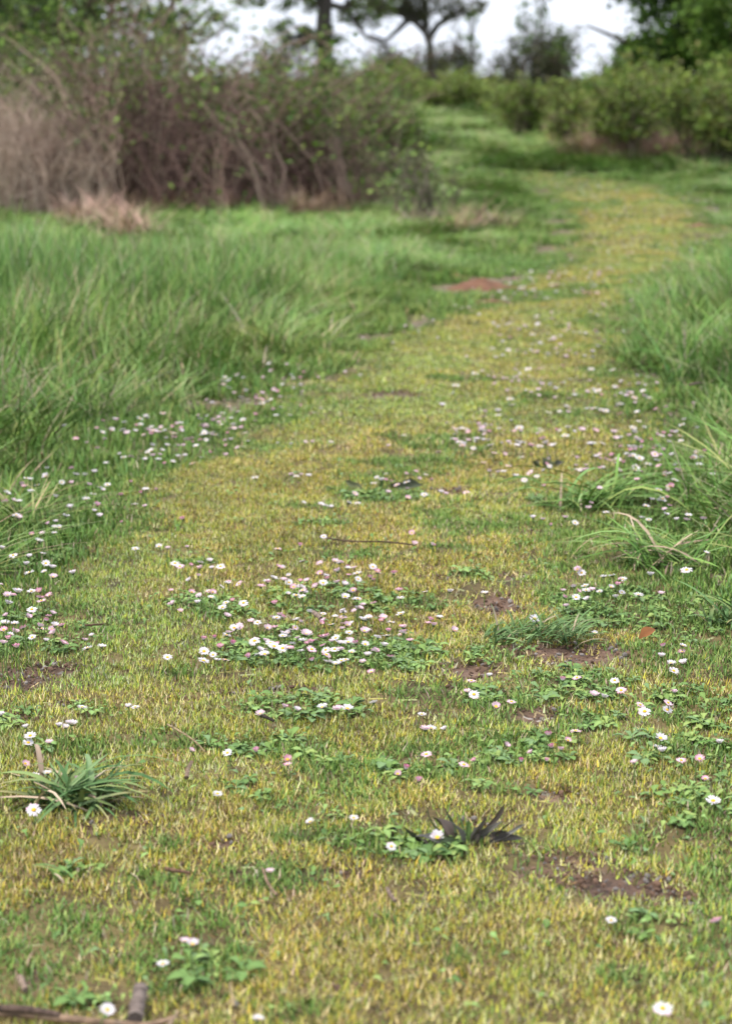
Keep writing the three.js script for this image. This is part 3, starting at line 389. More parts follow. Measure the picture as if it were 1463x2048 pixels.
for (const [px, py, rx, ry, n] of [[620, 1290, 170, 45, 34], [60, 1262, 80, 36, 16], [340, 900, 150, 26, 52], [1320, 960, 100, 90, 40], [1000, 885, 150, 30, 30], [640, 1180, 130, 30, 22], [1200, 945, 110, 25, 24], [100, 1060, 100, 80, 24], [1200, 1190, 110, 22, 14], [790, 1260, 90, 50, 14], [530, 800, 90, 50, 26], [1200, 815, 130, 24, 24], [1050, 765, 110, 24, 22], [820, 980, 90, 20, 12], [410, 1200, 70, 24, 10]]) for (let k = 0; k < n; k++) {   // the small, half-hidden heads of the drifts
  const a = R(0, 6.2832), r = Math.sqrt(rnd()), g0 = ground(px + Math.cos(a) * r * rx, py + Math.sin(a) * r * ry), off = inside(PATH, g0.x, g0.z) < 0.08; farHeads.push([g0.x, H(g0.x, g0.z) + (off ? R(0.04, 0.07) : R(0.018, 0.035)), g0.z, headFrame({ k: 'p' }), off ? R(0.75, 1.05) : R(0.55, 0.85), rnd() < 0.5 ? 'p' : 'w', Math.floor(rnd() * 4)]);
}
for (let k = 0; k < 330; k++) { // the far drifts, only specks in the photograph
  const z = pick([[1040, 1240, 540, 562], [1110, 1240, 370, 402], [1160, 1350, 395, 450], [1180, 1420, 480, 545], [1000, 1200, 560, 600], [1300, 1440, 380, 440], [980, 1200, 640, 720], [900, 1290, 855, 900], [950, 1420, 560, 700], [870, 1280, 740, 840]]);
  const p = ground(R(z[0], z[1]), R(z[2], z[3]), 0.04); if (inside(PATH, p.x, p.z) < -0.5) continue; farHeads.push([p.x, H(p.x, p.z) + 0.045, p.z, headFrame({ k: 'w' }), R(0.9, 1.25), rnd() < 0.25 ? 'p' : 'w', Math.floor(rnd() * 4)]);
}
{
  const sets = new Map(); for (const f of farHeads) { const key = f[5] + f[6]; if (!sets.has(key)) sets.set(key, []); sets.get(key).push(f); }
  const d2 = disc.clone(), c2 = calyx.clone(); d2.translate(0, 0.0008, 0);
  for (const [key, list] of sets) {
    const g = mergeGeometries([petalGeos[key[0]][+key[1]], d2, c2, (() => { const t = stems[0].clone(); t.scale(1, 0.04, 1); t.translate(0, -0.041, 0); return t; })()]);
    const o = shade(new THREE.InstancedMesh(g, M.petal, list.length)); list.forEach((f, k) => o.setMatrixAt(k, m4.compose(V(f[0], f[1], f[2]), f[3], V(f[4], f[4], f[4]))));
    o.name = numbered('daisy_drift'); tag(o, 'tiny white and pink daisy heads filling out the drifts', 'daisies', 'small daisies in the drifts', 'stuff'); scene.add(o);
  }
}
console.log('daisies', heads.length, named, farHeads.length);

// ---------------------------------------------------------------- grass tufts with blades one can tell apart
function bladeGeo(root, tip, w, arch, c0, c1, seg = 6) {   // from root to tip, bowed upwards by arch metres
  const s = new Soup(), d = V().subVectors(tip, root), side = V(-d.z, 0, d.x).normalize(); if (side.lengthSq() < 0.5) side.set(1, 0, 0);
  const roll = R(-0.5, 0.5); side.y = Math.sin(roll); side.normalize(); let l, r, m;
  for (let k = 0; k <= seg; k++) {
    const t = k / seg, p = V().copy(root).addScaledVector(d, t); p.y += arch * 4 * t * (1 - t) * (1 - 0.3 * t);
    const hw = w / 2 * (0.7 + 0.5 * Math.sin(Math.min(1, t * 1.7) * 2)) * Math.sqrt(Math.max(0.0004, 1 - t * t)), c = [0, 1, 2].map(e => mix(c0[e], c1[e], Math.pow(t, 2.5)));
    const a = s.v(p.x - side.x * hw, p.y - side.y * hw + hw * 0.4, p.z - side.z * hw, c), q = s.v(p.x, p.y, p.z, c.map(e => e * 1.12)), b = s.v(p.x + side.x * hw, p.y + side.y * hw + hw * 0.4, p.z + side.z * hw, c);
    if (k) { s.t(l, m, q); s.t(l, q, a); s.t(m, r, b); s.t(m, b, q); } l = a; m = q; r = b;
  }
  return s.geo();
}
function tuft(name, label, px, py, tips, more, spread, flat, w, cols, dryShare) {
  const o = onGround(ground(px, py)), g = base(name, o); tag(g, label, 'grass tuft');
  const all = tips.map(([x, y, dz]) => atZ(x, y, o.z + (dz ?? R(-0.05, 0.05))).sub(o));
  for (const t of all) t.y = Math.max(t.y, H(o.x + t.x, o.z + t.z) - o.y + 0.008);
  const lean = R(0, 6.28); for (let k = 0; k < more; k++) { const a = rnd() < 0.4 ? lean + R(-0.9, 0.9) : R(0, 6.2832), r = spread * (0.25 + 0.85 * rnd() * rnd() + 0.1 * rnd()); all.push(V(Math.cos(a) * r, spread * R(0.04, flat) * R(0.4, 1.2), Math.sin(a) * r * 0.8)); }
  for (const t of all) {
    const L = t.length(), root = V(R(-0.4, 0.4), 0, R(-0.3, 0.3)).multiplyScalar(spread * 0.8), dry = rnd() < dryShare, c = vary(dry ? pick(STRAW) : pick(cols), 0.15);
    root.y = H(o.x + root.x, o.z + root.z) - o.y - 0.002;
    put('blade', bladeGeo(root, t, w * R(0.45, 1.1), L * R(0.05, 0.32), c, rnd() < 0.15 ? [0.36, 0.29, 0.14] : c.map(e => e * 1.1)), M.leafy, g);
  }
}
const BLUE = [[0.095, 0.18, 0.065], [0.125, 0.22, 0.08], [0.16, 0.25, 0.11], [0.07, 0.145, 0.05], [0.18, 0.25, 0.09]];
tuft('grass_tuft', 'flattened tuft of broad blue-green blades with a daisy at its front', 140, 1612, [[330, 1555], [304, 1582], [319, 1605], [230, 1653], [9, 1654], [-10, 1560], [-30, 1580], [-25, 1618], [146, 1534], [278, 1544], [63, 1530], [244, 1518], [60, 1655], [-40, 1600], [290, 1560], [200, 1540], [300, 1620], [20, 1640], [-20, 1545], [260, 1640]], 150, 0.15, 0.36, 0.0064, BLUE, 0.10);
tuft('grass_tuft', 'sprawling tuft of long blades reaching over golden turf', 1190, 1020, [[930, 960, 0.02], [985, 975], [1020, 985], [1115, 935], [1300, 960], [1340, 975], [1000, 1003], [1060, 985], [1080, 965], [1230, 970], [1290, 1020], [1280, 955], [1050, 1010], [1330, 1000], [1380, 1010], [1150, 950]], 110, 0.26, 0.34, 0.0058, TAL, 0.05);
tuft('grass_tuft', 'grass tuft with rusty dead blades and a wide open daisy', 1330, 1140, [[1160, 1065], [1180, 1068], [1145, 1118], [1175, 1125], [1230, 1075], [1390, 1080], [1240, 1060], [1440, 1095], [1470, 1105], [1300, 1085], [1385, 1060], [1200, 1100], [1210, 1140], [1450, 1140]], 130, 0.24, 0.42, 0.0054, TAL, 0.14);
tuft('grass_tuft', 'dense hummock of fine grass combed to one side above bare soil', 1075, 1292, [], 0, 0, 0, 0, BLUE, 0);
{ const g = scene.children.at(-1); for (let k = 0; k < 210; k++) { const x = R(-0.095, 0.07), z = R(-0.06, 0.035), L = R(0.05, 0.095); const wx = g.position.x + x, wz = g.position.z + z, y = H(wx, wz) - g.position.y - 0.002; const root = V(x, y, z), stray = rnd() < 0.28, tip = V(x + L * (stray ? R(-0.5, 0.9) : R(0.3, 0.85)), y + L * R(0.2, stray ? 0.9 : 0.62) * (1 - Math.abs(x) * 4), z + R(-0.045, 0.05)); put('blade', bladeGeo(root, tip, 0.0034, L * 0.14, vary(k % 13 === 0 ? STRAW[1] : BLUE[k % 4], 0.3), BLUE[k % 5], 4), M.leafy, g); } }
tuft('grass_tuft', 'green grass tuft standing alone at the edge opposite the brambles', 1290, 712, [[1240, 640], [1260, 610], [1290, 600], [1320, 615], [1250, 690]], 60, 0.2, 1.2, 0.006, TAL, 0.03);
tuft('grass_tuft', 'spray of long pale blades above the dark clover', 1455, 1255, [[1400, 1215], [1415, 1190], [1360, 1240], [1390, 1260], [1440, 1170], [1350, 1205]], 40, 0.13, 0.6, 0.006, BLUE, 0.04);
tuft('grass_tuft', 'small tuft of pale curled blades on the golden turf', 140, 1765, [[115, 1728], [205, 1728], [180, 1745], [65, 1780], [135, 1725], [175, 1765]], 10, 0.05, 0.5, 0.0055, TAL, 0.05);
tuft('grass_tuft', 'low spray of blades beside the dark clover', 1465, 1500, [[1370, 1492], [1400, 1475], [1420, 1515], [1375, 1530], [1440, 1460]], 20, 0.08, 0.5, 0.005, TAL, 0.12);

// ---------------------------------------------------------------- withered plantains with dark leaves
function plantain(label, px, py, tips, w, cols) {
  const o = onGround(ground(px, py)), g = base('withered_plantain', o); tag(g, label, 'plant', null);
  for (const [x, y, dz, ww = 1, green] of tips) {
    const tip = atZ(x, y, o.z + dz).sub(o); tip.y = Math.max(tip.y, H(o.x + tip.x, o.z + tip.z) - o.y + 0.01); const root = V(tip.x, 0, tip.z).multiplyScalar(R(0.05, 0.38)), t = V().subVectors(tip, root); const s = new Soup(), L = t.length(), c = green ? [0.10, 0.17, 0.05] : vary(pick(cols), 0.2), d = V().copy(t), side = V().crossVectors(d, V(R(-0.4, 0.4), 1, R(0.2, 0.9))).normalize(); let prev;
    const bow = R(-0.22, 0.10) * L, wav = R(-0.06, 0.06) * L, up = V().crossVectors(side, d).normalize();
    for (let k = 0; k <= 8; k++) {
      const q = k / 8, p = V().copy(d).multiplyScalar(q).addScaledVector(up, bow * 4 * q * (1 - q)).add(root).addScaledVector(side, wav * Math.sin(q * 4 + x)); p.y += 0.004;
      const hw = w * ww / 2 * (0.7 + 0.6 * vnoise(q * 7 + x, y)) * Math.max(0.06, Math.pow(Math.sin(Math.PI * Math.pow(clamp(q * 0.97 + 0.02), 1.15)), 0.8)), cup = hw * 0.8, tw = Math.sin(q * 3.4 + x) * 0.9, row = [];
      for (const e of [-1, -0.5, 0, 0.5, 1]) { const z = V().copy(p).addScaledVector(side, e * hw * Math.cos(tw)).addScaledVector(up, Math.abs(e) * cup + e * hw * Math.sin(tw)); row.push(s.v(z.x, z.y, z.z, e === 0 ? c.map(v => v * 1.5) : c)); }
      if (prev) for (let e = 0; e < 4; e++) { s.t(prev[e], prev[e + 1], row[e + 1]); s.t(prev[e], row[e + 1], row[e]); }
      prev = row;
    }
    put('leaf', s.geo(), M.withered, g);
  }
}
M.withered = new THREE.MeshStandardMaterial({ vertexColors: true, roughness: 0.6, side: THREE.DoubleSide });
const DARK = [[0.065, 0.058, 0.055], [0.095, 0.092, 0.086], [0.06, 0.085, 0.042], [0.13, 0.128, 0.12], [0.09, 0.066, 0.054], [0.08, 0.10, 0.055]], OLIVE = [[0.06, 0.075, 0.04], [0.085, 0.10, 0.05], [0.05, 0.05, 0.04], [0.07, 0.09, 0.045]];
plantain('upright withered plantain with curled blackish purple leaves', 937, 1690, [[851, 1618, 0.01, 0.9], [888, 1624, -0.015, 0.8], [862, 1640, -0.01, 1.6], [1007, 1611, -0.02, 0.9], [973, 1640, 0.02, 1.5], [1043, 1630, 0, 0.55], [1003, 1645, 0.015, 1.2], [1050, 1660, 0.02, 0.7], [1060, 1702, 0.03, 1.1], [1046, 1692, 0.01, 1.0], [806, 1660, 0.01, 1.3], [770, 1662, -0.03, 0.8], [914, 1630, -0.02, 0.9, 1], [936, 1645, 0.0, 0.8, 1], [880, 1690, 0.035, 1.0], [830, 1680, 0.03, 1.1], [955, 1660, 0.03, 0.9], [900, 1650, 0.02, 1.2], [985, 1665, -0.02, 1.1], [1020, 1690, -0.01, 1]], 0.0098, DARK);
plantain('flattened withered plantain with broad dark leaves on open turf', 755, 985, [[650, 972, 0.02, 1.2], [690, 966, -0.05, 1.4], [720, 985, 0.05, 1.2], [762, 958, 0, 0.8, 1], [845, 975, -0.02, 1.6], [830, 985, 0.06, 1.4], [800, 968, -0.05, 1.2], [775, 990, 0.07, 1.0], [700, 990, 0.08, 0.9]], 0.014, OLIVE);
plantain('small blackened plantain by the grass facing the brambles', 1090, 938, [[1063, 926, 0.02, 1.2], [1082, 915, 0, 1.0], [1098, 912, -0.02, 1.2], [1110, 928, 0.03, 1], [1128, 932, 0, 1]], 0.015, OLIVE);

// ---------------------------------------------------------------- sticks, stalks and a dead leaf
function barkTex(seed) { const n = 128, d = new Uint8Array(n * n * 4); for (let j = 0; j < n; j++) for (let i = 0; i < n; i++) { const a = fbm(i / 5 + seed, j / 40, 3), b = fbm(i / 14 + 9, j / 14 + seed, 2), v = 0.55 + 0.6 * a + 0.3 * (b - 0.5); const k = (j * n + i) * 4; d[k] = clamp(v) * 255; d[k + 1] = clamp(v * 0.97) * 255; d[k + 2] = clamp(v * 0.95) * 255; d[k + 3] = 255; } const t = new THREE.DataTexture(d, n, n); t.wrapS = t.wrapT = THREE.RepeatWrapping; t.colorSpace = THREE.SRGBColorSpace; t.magFilter = THREE.LinearFilter; t.needsUpdate = true; return t; }
const woodTex = barkTex(4);
function stick(name, label, pix, r0, r1, col, lift = 0.5, cat = 'stick') {
  const P = pix.map(([x, y, up = 0]) => { const g = ground(x, y, 0.015 + up); g.y = H(g.x, g.z) + 0.015 + up; return g; }), o = P[0].clone();
  const curve = new THREE.CatmullRomCurve3(P.map(p => p.clone().sub(o))), n = Math.max(6, pix.length * 5), g = new THREE.TubeGeometry(curve, n, 1, 9, false), pos = g.attributes.position;
  const cen = V(); for (let i = 0; i <= n; i++) { curve.getPointAt(i / n, cen); for (let j = 0; j <= 9; j++) { const k = i * 10 + j, a = j % 9, rr = mix(r0, r1, i / n) * (0.86 + 0.28 * vnoise(i * 0.7 + x0(o), a * 0.9)); pos.setXYZ(k, cen.x + (pos.getX(k) - cen.x) * rr, cen.y + (pos.getY(k) - cen.y) * rr, cen.z + (pos.getZ(k) - cen.z) * rr); } }
  g.computeVertexNormals();
  const geos = [g]; for (const e of [0, 1]) { const c = curve.getPointAt(e), s = new THREE.BufferGeometry(), pp = [c.x, c.y, c.z], uu = [0.5, 0.5], ii = []; for (let j = 0; j < 9; j++) { const k = (e ? n : 0) * 10 + j; pp.push(pos.getX(k), pos.getY(k), pos.getZ(k)); uu.push(j / 9, 0.3); ii.push(0, 1 + j, 1 + (j + 1) % 9); } s.setAttribute('position', new THREE.Float32BufferAttribute(pp, 3)); s.setAttribute('uv', new THREE.Float32BufferAttribute(uu, 2)); s.setIndex(ii); s.computeVertexNormals(); geos.push(s); }
  const m = new THREE.MeshStandardMaterial({ color: new THREE.Color().setRGB(...col), map: woodTex, bumpMap: woodTex, bumpScale: 0.0012, roughness: 0.9 });
  const b = put(name, mergeGeometries(geos), m); b.position.copy(o); return tag(b, label, cat);
}
const x0 = o => o.x * 31 + o.z * 17;
stick('broken_stick', 'short thick broken stick of grey wood lying in the turf', [[281, 1970, 0.004], [277, 1995, 0.003], [270, 2034, 0.002]], 0.0070, 0.0078, [0.22, 0.185, 0.17]);
stick('long_twig', 'long pale fallen twig lying across the turf before the stick', [[-60, 2008], [40, 2020], [140, 2032], [230, 2042], [300, 2044], [345, 2032]], 0.0050, 0.0028, [0.33, 0.24, 0.17]);
stick('dark_twig', 'short dark twig resting against the long pale twig', [[-30, 2004, 0.004], [60, 2014, 0.006], [118, 2023, 0.004]], 0.0045, 0.003, [0.12, 0.085, 0.07]);
stick('thin_twig', 'thin forked twig end crossing the tip of the long twig', [[330, 2054], [345, 2036], [356, 2018, 0.004]], 0.0022, 0.0014, [0.42, 0.33, 0.24]);
stick('wood_chip', 'small pale wood chip beside bare soil behind the long twig', [[41, 1947], [51, 1970]], 0.0036, 0.003, [0.36, 0.28, 0.23]);
stick('straw_stalk', 'single pale straw stalk sticking up behind the long twig', [[467, 2014], [464, 1990, 0.004], [460, 1964, 0.012]], 0.0022, 0.0012, [0.52, 0.43, 0.24]);
stick('stub_of_stick', 'stub of grey stick lying behind the daisy mat', [[627, 1219, 0.006], [642, 1235]], 0.0042, 0.004, [0.30, 0.245, 0.21]);
stick('bark_strip', 'curved brown strip of bark standing under a pink daisy', [[373, 1556], [376, 1540, 0.006], [384, 1523, 0.014]], 0.0032, 0.0022, [0.34, 0.26, 0.20]);
stick('black_twig', 'short blackened twig beneath a cupped white daisy', [[520, 1438, 0.006], [533, 1441, 0.006], [548, 1446, 0.004]], 0.0028, 0.0022, [0.05, 0.04, 0.035]);
stick('brown_twig', 'thin brown twig on golden turf near the bramble-side verge', [[170, 1255, 0.004], [190, 1254, 0.005], [208, 1252, 0.004]], 0.0022, 0.0014, [0.13, 0.085, 0.05]);
stick('wiry_twig', 'long wiry dark twig lying across the open turf', [[640, 1078, 0.004], [700, 1085, 0.006], [770, 1086, 0.006], [830, 1094, 0.003]], 0.0018, 0.0014, [0.12, 0.08, 0.055]);
stick('red_twig', 'reddish twig half sunk in golden turf', [[332, 1731, 0.003], [355, 1737, 0.004], [380, 1742, 0.002]], 0.0026, 0.0016, [0.20, 0.12, 0.08]);
stick('slanting_twig', 'slanting grey twig on turf before the withered plantain', [[774, 1765, 0.004], [780, 1778, 0.004], [790, 1793]], 0.0022, 0.0022, [0.26, 0.2, 0.17]);
stick('curved_twig', 'slender curved twig beside the feathery green patch', [[526, 1733, 0.008], [535, 1760, 0.004], [553, 1786]], 0.0018, 0.0016, [0.30, 0.22, 0.15]);
stick('arched_straw', 'arched straw bent over turf by the clover strip', [[335, 1452], [365, 1468, 0.010], [395, 1488, 0.010], [410, 1505]], 0.0016, 0.0012, [0.40, 0.33, 0.2]);
stick('dry_stalk', 'upright tan stalk standing in the bramble-side grass', [[85, 918], [84, 905, 0.05], [83, 905, 0.17]], 0.0034, 0.002, [0.48, 0.38, 0.22], 0, 'stalk');
stick('seed_stalk', 'tilted brown stalk rising from grass facing the brambles', [[1402, 770], [1395, 765, 0.10], [1378, 768, 0.20]], 0.004, 0.003, [0.22, 0.15, 0.12], 0, 'stalk');
{ // dead leaf
  const s = new Soup(), g = onGround(ground(1277, 1287, 0.03)); s.leaf(new THREE.Matrix4().makeRotationFromEuler(new THREE.Euler(0.7, 0.5, 0.3)), 0.03, 0.018, [0.36, 0.15, 0.06], [0.28, 0.12, 0.05], 0.4, 0.6, 0.1, 6);
  const o = put('dead_leaf', s.geo(), M.green); o.position.copy(g); o.position.y += 0.03; tag(o, 'curled rusty brown dead leaf caught in the grass', 'leaf');
}
// ---------------------------------------------------------------- mounds of red soil thrown up beside the path
const redMat = new THREE.MeshStandardMaterial({ vertexColors: true, roughness: 0.97 });
function mound(label, px, py, w, h) {
  const c = onGround(ground(px, py)), n = 26, s = new Soup(), ids = [];
  for (let j = 0; j <= n; j++) { const row = []; for (let i = 0; i <= n; i++) { const u = (i / n - 0.5) * 2, v = (j / n - 0.5) * 2, r = Math.hypot(u, v), x = u * w, z = v * w * 0.8, k = fbm((c.x + x) * 16, (c.z + z) * 16, 4), y = h * (1.0 - Math.pow(r, 1.4)) * (0.1 + 1.9 * k) + 0.012 * (fbm((c.x + x) * 45, (c.z + z) * 45, 2) - 0.5) - (r > 0.95 ? 0.05 : 0.004), t = 0.7 + 0.7 * fbm((c.x + x) * 40, (c.z + z) * 40, 2); row.push(s.v(x, y + H(c.x + x, c.z + z) - c.y, z, [0.15 * t, 0.074 * t, 0.044 * t])); } ids.push(row); }
  for (let j = 0; j < n; j++) for (let i = 0; i < n; i++) { s.t(ids[j][i], ids[j + 1][i], ids[j + 1][i + 1]); s.t(ids[j][i], ids[j + 1][i + 1], ids[j][i + 1]); }
  const o = put('soil_mound', s.geo(), redMat); o.position.copy(c); return tag(o, label, 'soil mound');
}
for (const m of MOUNDS) mound(m.label, m.px, m.py, m.w, m.h);

// ---------------------------------------------------------------- brambles, shrubs, hedge and trees
const LEAFG = [[0.13, 0.22, 0.04], [0.18, 0.28, 0.055], [0.085, 0.155, 0.035], [0.22, 0.31, 0.075], [0.11, 0.17, 0.05]];
const CANE = [[0.18, 0.11, 0.095], [0.25, 0.165, 0.135], [0.11, 0.062, 0.054], [0.36, 0.265, 0.215], [0.14, 0.085, 0.07], [0.21, 0.125, 0.11], [0.30, 0.21, 0.175]];
function bramble(label, cx, cz, rx, rz, hgt, nCanes, nLeaves, leafLow, cat = 'bush', name = 'bramble_bush', cols = LEAFG, canes = CANE, leafSize = 0.05, lean = 0.75, thick = 1) {
  const y0 = H(cx, cz), g = base(name, V(cx, y0, cz)), c = new Soup(), l = new Soup(); tag(g, label, cat);
  const top = (x, z) => hgt(x / rx) * Math.sqrt(Math.max(0.05, 1 - 0.55 * (z / rz) ** 2)); const tips = [];
  const stools = []; for (let k = 0; k < Math.max(5, nCanes / 16); k++) { const a = R(0, 6.2832), r = Math.sqrt(rnd()); stools.push([Math.cos(a) * r * rx, Math.sin(a) * r * rz, R(0, 6.2832), pick(canes), R(0.75, 1.1)]); }
  for (let k = 0; k < nCanes; k++) {
    const st = pick(stools), x = st[0] + R(-0.12, 0.12), z = st[1] + R(-0.12, 0.12), h = top(clamp(x, -rx, rx), clamp(z, -rz, rz)) * R(0.5, 1.08) * st[4], az = st[2] + R(-1.1, 1.1), out = R(0.1, lean) * h, pts = [], rad = [], r0 = R(0.004, 0.010) * thick, drop0 = R(0.2, 1.3);
    const yb = H(cx + x, cz + z) - y0, col = vary(rnd() < 0.6 ? st[3] : pick(canes), 0.35);
    for (let q = 0; q <= 7; q++) { const t = q / 7; pts.push(V(x + Math.cos(az) * out * (0.55 * t + 0.45 * t * t) + R(-0.05, 0.05), yb + h * (t * (1 + drop0 * 0.55) - drop0 * 0.55 * t * t * t), z + Math.sin(az) * out * t * t * 0.6 + R(-0.03, 0.03))); rad.push(r0 * (1 - 0.72 * t)); }
    c.tube(pts, rad, col, 4); tips.push(...pts.slice(2));
    for (let w = 0; w < 3; w++) { const p = pick(pts.slice(2, 7)), b = R(0, 6.28), L = R(0.12, 0.42), q = [p, V(p.x + Math.cos(b) * L * 0.5, p.y + R(-0.05, 0.2), p.z + Math.sin(b) * L * 0.5), V(p.x + Math.cos(b) * L, p.y + R(-0.15, 0.3), p.z + Math.sin(b) * L)]; c.tube(q, [0.0035, 0.0025, 0.001].map(e => e * thick), vary(col, 0.3), 3); tips.push(q[2]); }
  }
  const sd = cx * 3.7; let made = 0;
  for (let k = 0; k < nLeaves * 6 && made < nLeaves; k++) { const p = pick(tips), up = p.y / top(clamp(p.x, -rx, rx), 0); if (rnd() > smooth(leafLow - 0.35, leafLow + 0.25, up) + 0.12) continue; if (fbm(p.x * 3 + sd, p.y * 3, 2) < 0.40 && rnd() < 0.8) continue; made++; l.quad(p.x + R(-0.09, 0.09), p.y + R(-0.07, 0.09), p.z + R(-0.09, 0.09), leafSize * R(0.6, 1.5), vary(pick(cols), 0.3, 0.2), rnd); }
  put('canes', c.geo(), M.bark, g).userData.kind = 'stuff'; put('foliage', l.geo(true), M.green, g).userData.kind = 'stuff'; return g;
}
const bz = ground(430, 440).z;
const at = (px, z) => atZ(px, 300, z).x;
bramble('wide tangled thicket of bare mauve-brown bramble canes with sparse leaves', at(445, bz - 0.9), bz - 0.9, 1.5, 0.95, u => 1.66 - 0.95 * Math.pow(Math.max(0, u), 1.4) - 0.1 * u * u, 820, 5200, 0.58, 'bush', 'bramble_bush', LEAFG.concat([[0.06, 0.11, 0.03], [0.075, 0.13, 0.03]]), CANE, 0.055, 1.25, 0.95);
bramble('low bramble with dark arching stems at the end of the thicket', at(880, bz + 0.2), bz + 0.2, 0.42, 0.4, u => 0.52 - 0.2 * u, 40, 200, 0.3, 'bush', 'bramble_bush', LEAFG, [[0.09, 0.07, 0.055], [0.16, 0.13, 0.10], [0.24, 0.20, 0.16]]);
bramble('leafy shrub rising behind the brown bramble thicket', at(280, bz - 2.6), bz - 2.6, 1.6, 0.9, u => 1.95 - 0.2 * u - 0.5 * Math.max(0, u), 190, 7400, 0.4, 'shrub', 'leafy_shrub');
bramble('green leafy shrub between the thicket and the oak', at(660, bz - 4.2), bz - 4.2, 1.1, 0.8, u => 1.35 - 0.25 * u, 120, 3800, 0.3, 'shrub', 'leafy_shrub');
bramble('tuft of tall pale dry stalks beside the bramble thicket', at(30, bz - 0.3), bz - 0.3, 0.72, 0.5, u => 1.05 - 0.25 * Math.max(0, u), 900, 60, 0.3, 'dry grass', 'dry_grass_clump', LEAFG, [[0.50, 0.39, 0.315], [0.42, 0.315, 0.255], [0.56, 0.46, 0.37], [0.32, 0.225, 0.18]], 0.05, 0.42, 0.6);
bramble('young green bramble overgrowing the dry stalks', at(60, bz - 2.2), bz - 2.2, 1.1, 0.7, u => 1.45, 120, 2600, 0.5, 'shrub', 'leafy_shrub');

function crownPoints(n, cx, cy, cz, rx, ry, rz, clumps, tight, open) {   // points gathered in clumps through an ellipsoid
  const cs = []; for (let k = 0; k < clumps; k++) { const a = R(0, 6.2832), u = R(-1, 1), r = Math.cbrt(R(0.12, 1)), q = Math.sqrt(1 - u * u); cs.push([cx + rx * r * q * Math.cos(a), cy + ry * r * u, cz + rz * r * q * Math.sin(a), R(0.5, 1.3) * tight]); }
  const out = []; for (let k = 0; k < n; k++) { const c = pick(cs), g = () => (rnd() + rnd() + rnd() - 1.5) * 1.15; out.push([c[0] + g() * c[3], c[1] + g() * c[3] * 0.8, c[2] + g() * c[3]]); } return { out, cs };
}
function tree(name, label, x, z, trunk, crowns, cols, leafSize, opt = {}) {
  const y0 = H(x, z) - (opt.sink || 0), g = base(name, V(x, y0, z)), t = new Soup(), l = new Soup(); tag(g, label, opt.cat || 'tree', opt.group);
  for (const [pts, r0, r1] of trunk) t.tube(pts.map(p => V(...p)), pts.map((_, k) => mix(r0, r1, k / (pts.length - 1))), () => vary(opt.bark || [0.085, 0.07, 0.055], 0.2), 8);
  for (const [n, cx, cy, cz, rx, ry, rz, clumps, tight, from] of crowns) {
    const { out, cs } = crownPoints(n, cx, cy, cz, rx, ry, rz, clumps, tight);
    if (from) for (const c of cs) if (rnd() < (opt.twigs ?? 0.5)) { const m = V((from[0] + c[0]) / 2 + R(-0.2, 0.2), (from[1] + c[1]) / 2 + R(-0.1, 0.35), (from[2] + c[2]) / 2 + R(-0.2, 0.2)); t.tube([V(...from), m, V(c[0], c[1], c[2])], [0.045, 0.028, 0.01].map(e => e * (opt.limb || 1)), vary(opt.bark || [0.085, 0.07, 0.055], 0.2), 5); }
    for (const p of out) if (p[1] > 0.05) l.quad(p[0], p[1], p[2], leafSize * R(0.6, 1.5), vary(pick(cols), 0.3, 0.2), rnd);
  }
  put('trunk', t.geo(), M.bark, g); put('crown', l.geo(true), M.green, g); return g;
}
const DK = [[0.05, 0.095, 0.03], [0.035, 0.07, 0.022], [0.075, 0.125, 0.035], [0.10, 0.15, 0.045]];
const LG = [[0.12, 0.23, 0.035], [0.09, 0.18, 0.03], [0.16, 0.28, 0.045], [0.20, 0.30, 0.06]];
const OLV = [[0.12, 0.125, 0.065], [0.085, 0.09, 0.05], [0.16, 0.165, 0.10], [0.10, 0.12, 0.05]];
const HED = [[0.165, 0.25, 0.045], [0.12, 0.19, 0.038], [0.21, 0.295, 0.06], [0.16, 0.165, 0.06], [0.19, 0.225, 0.055]];
const BRN = [[0.075, 0.075, 0.04], [0.055, 0.07, 0.03], [0.10, 0.085, 0.06], [0.08, 0.11, 0.035]];
// place things in the far part by pixel column and distance; heights from the rows they reach
const yAt = (py, z) => atZ(700, py, z).y;
{ // hedge facing the brambles: nearer shrubs where the row runs towards us
  const row = [[1450, 22, 1.10, 1.9], [1350, 23.5, 1.02, 1.9], [1255, 25, 0.92, 1.9], [1165, 27, 0.80, 2.0], [1090, 30, 0.66, 2.1], [1010, 34, 0.5, 2.2], [930, 37, 0.48, 2.3], [850, 39, 0.55, 2.4], [780, 41, 0.6, 2.4], [1530, 21, 1.2, 1.9]];
  const how = ['tallest bright green hedge shrub above pink dry grass', 'green hedge shrub under the broad leafy tree', 'green hedge shrub with tan stems under the leafy tree', 'hedge shrub where the pink dry grass ends', 'low hedge shrub at the top of the grassy rise', 'low olive hedge shrub on the rise', 'low yellowish hedge shrub behind the bend', 'low hedge shrub below the leaning tree', 'far hedge shrub between oak and leaning tree', 'last bright hedge shrub beyond the dry grass'];
  row.forEach(([px, d, h, w], k) => { const x = at(px, -d); bramble(how[k], x, -d, w * 0.62, 0.7, u => h * (0.85 + 0.25 * vnoise(x * 3 + u * 2, 3)), 90, 4200, 0.3, 'shrub', 'hedge_shrub', HED, [[0.16, 0.12, 0.09], [0.26, 0.20, 0.15], [0.10, 0.075, 0.055]], 0.075).userData.group = 'hedge shrubs on the rise'; });
}
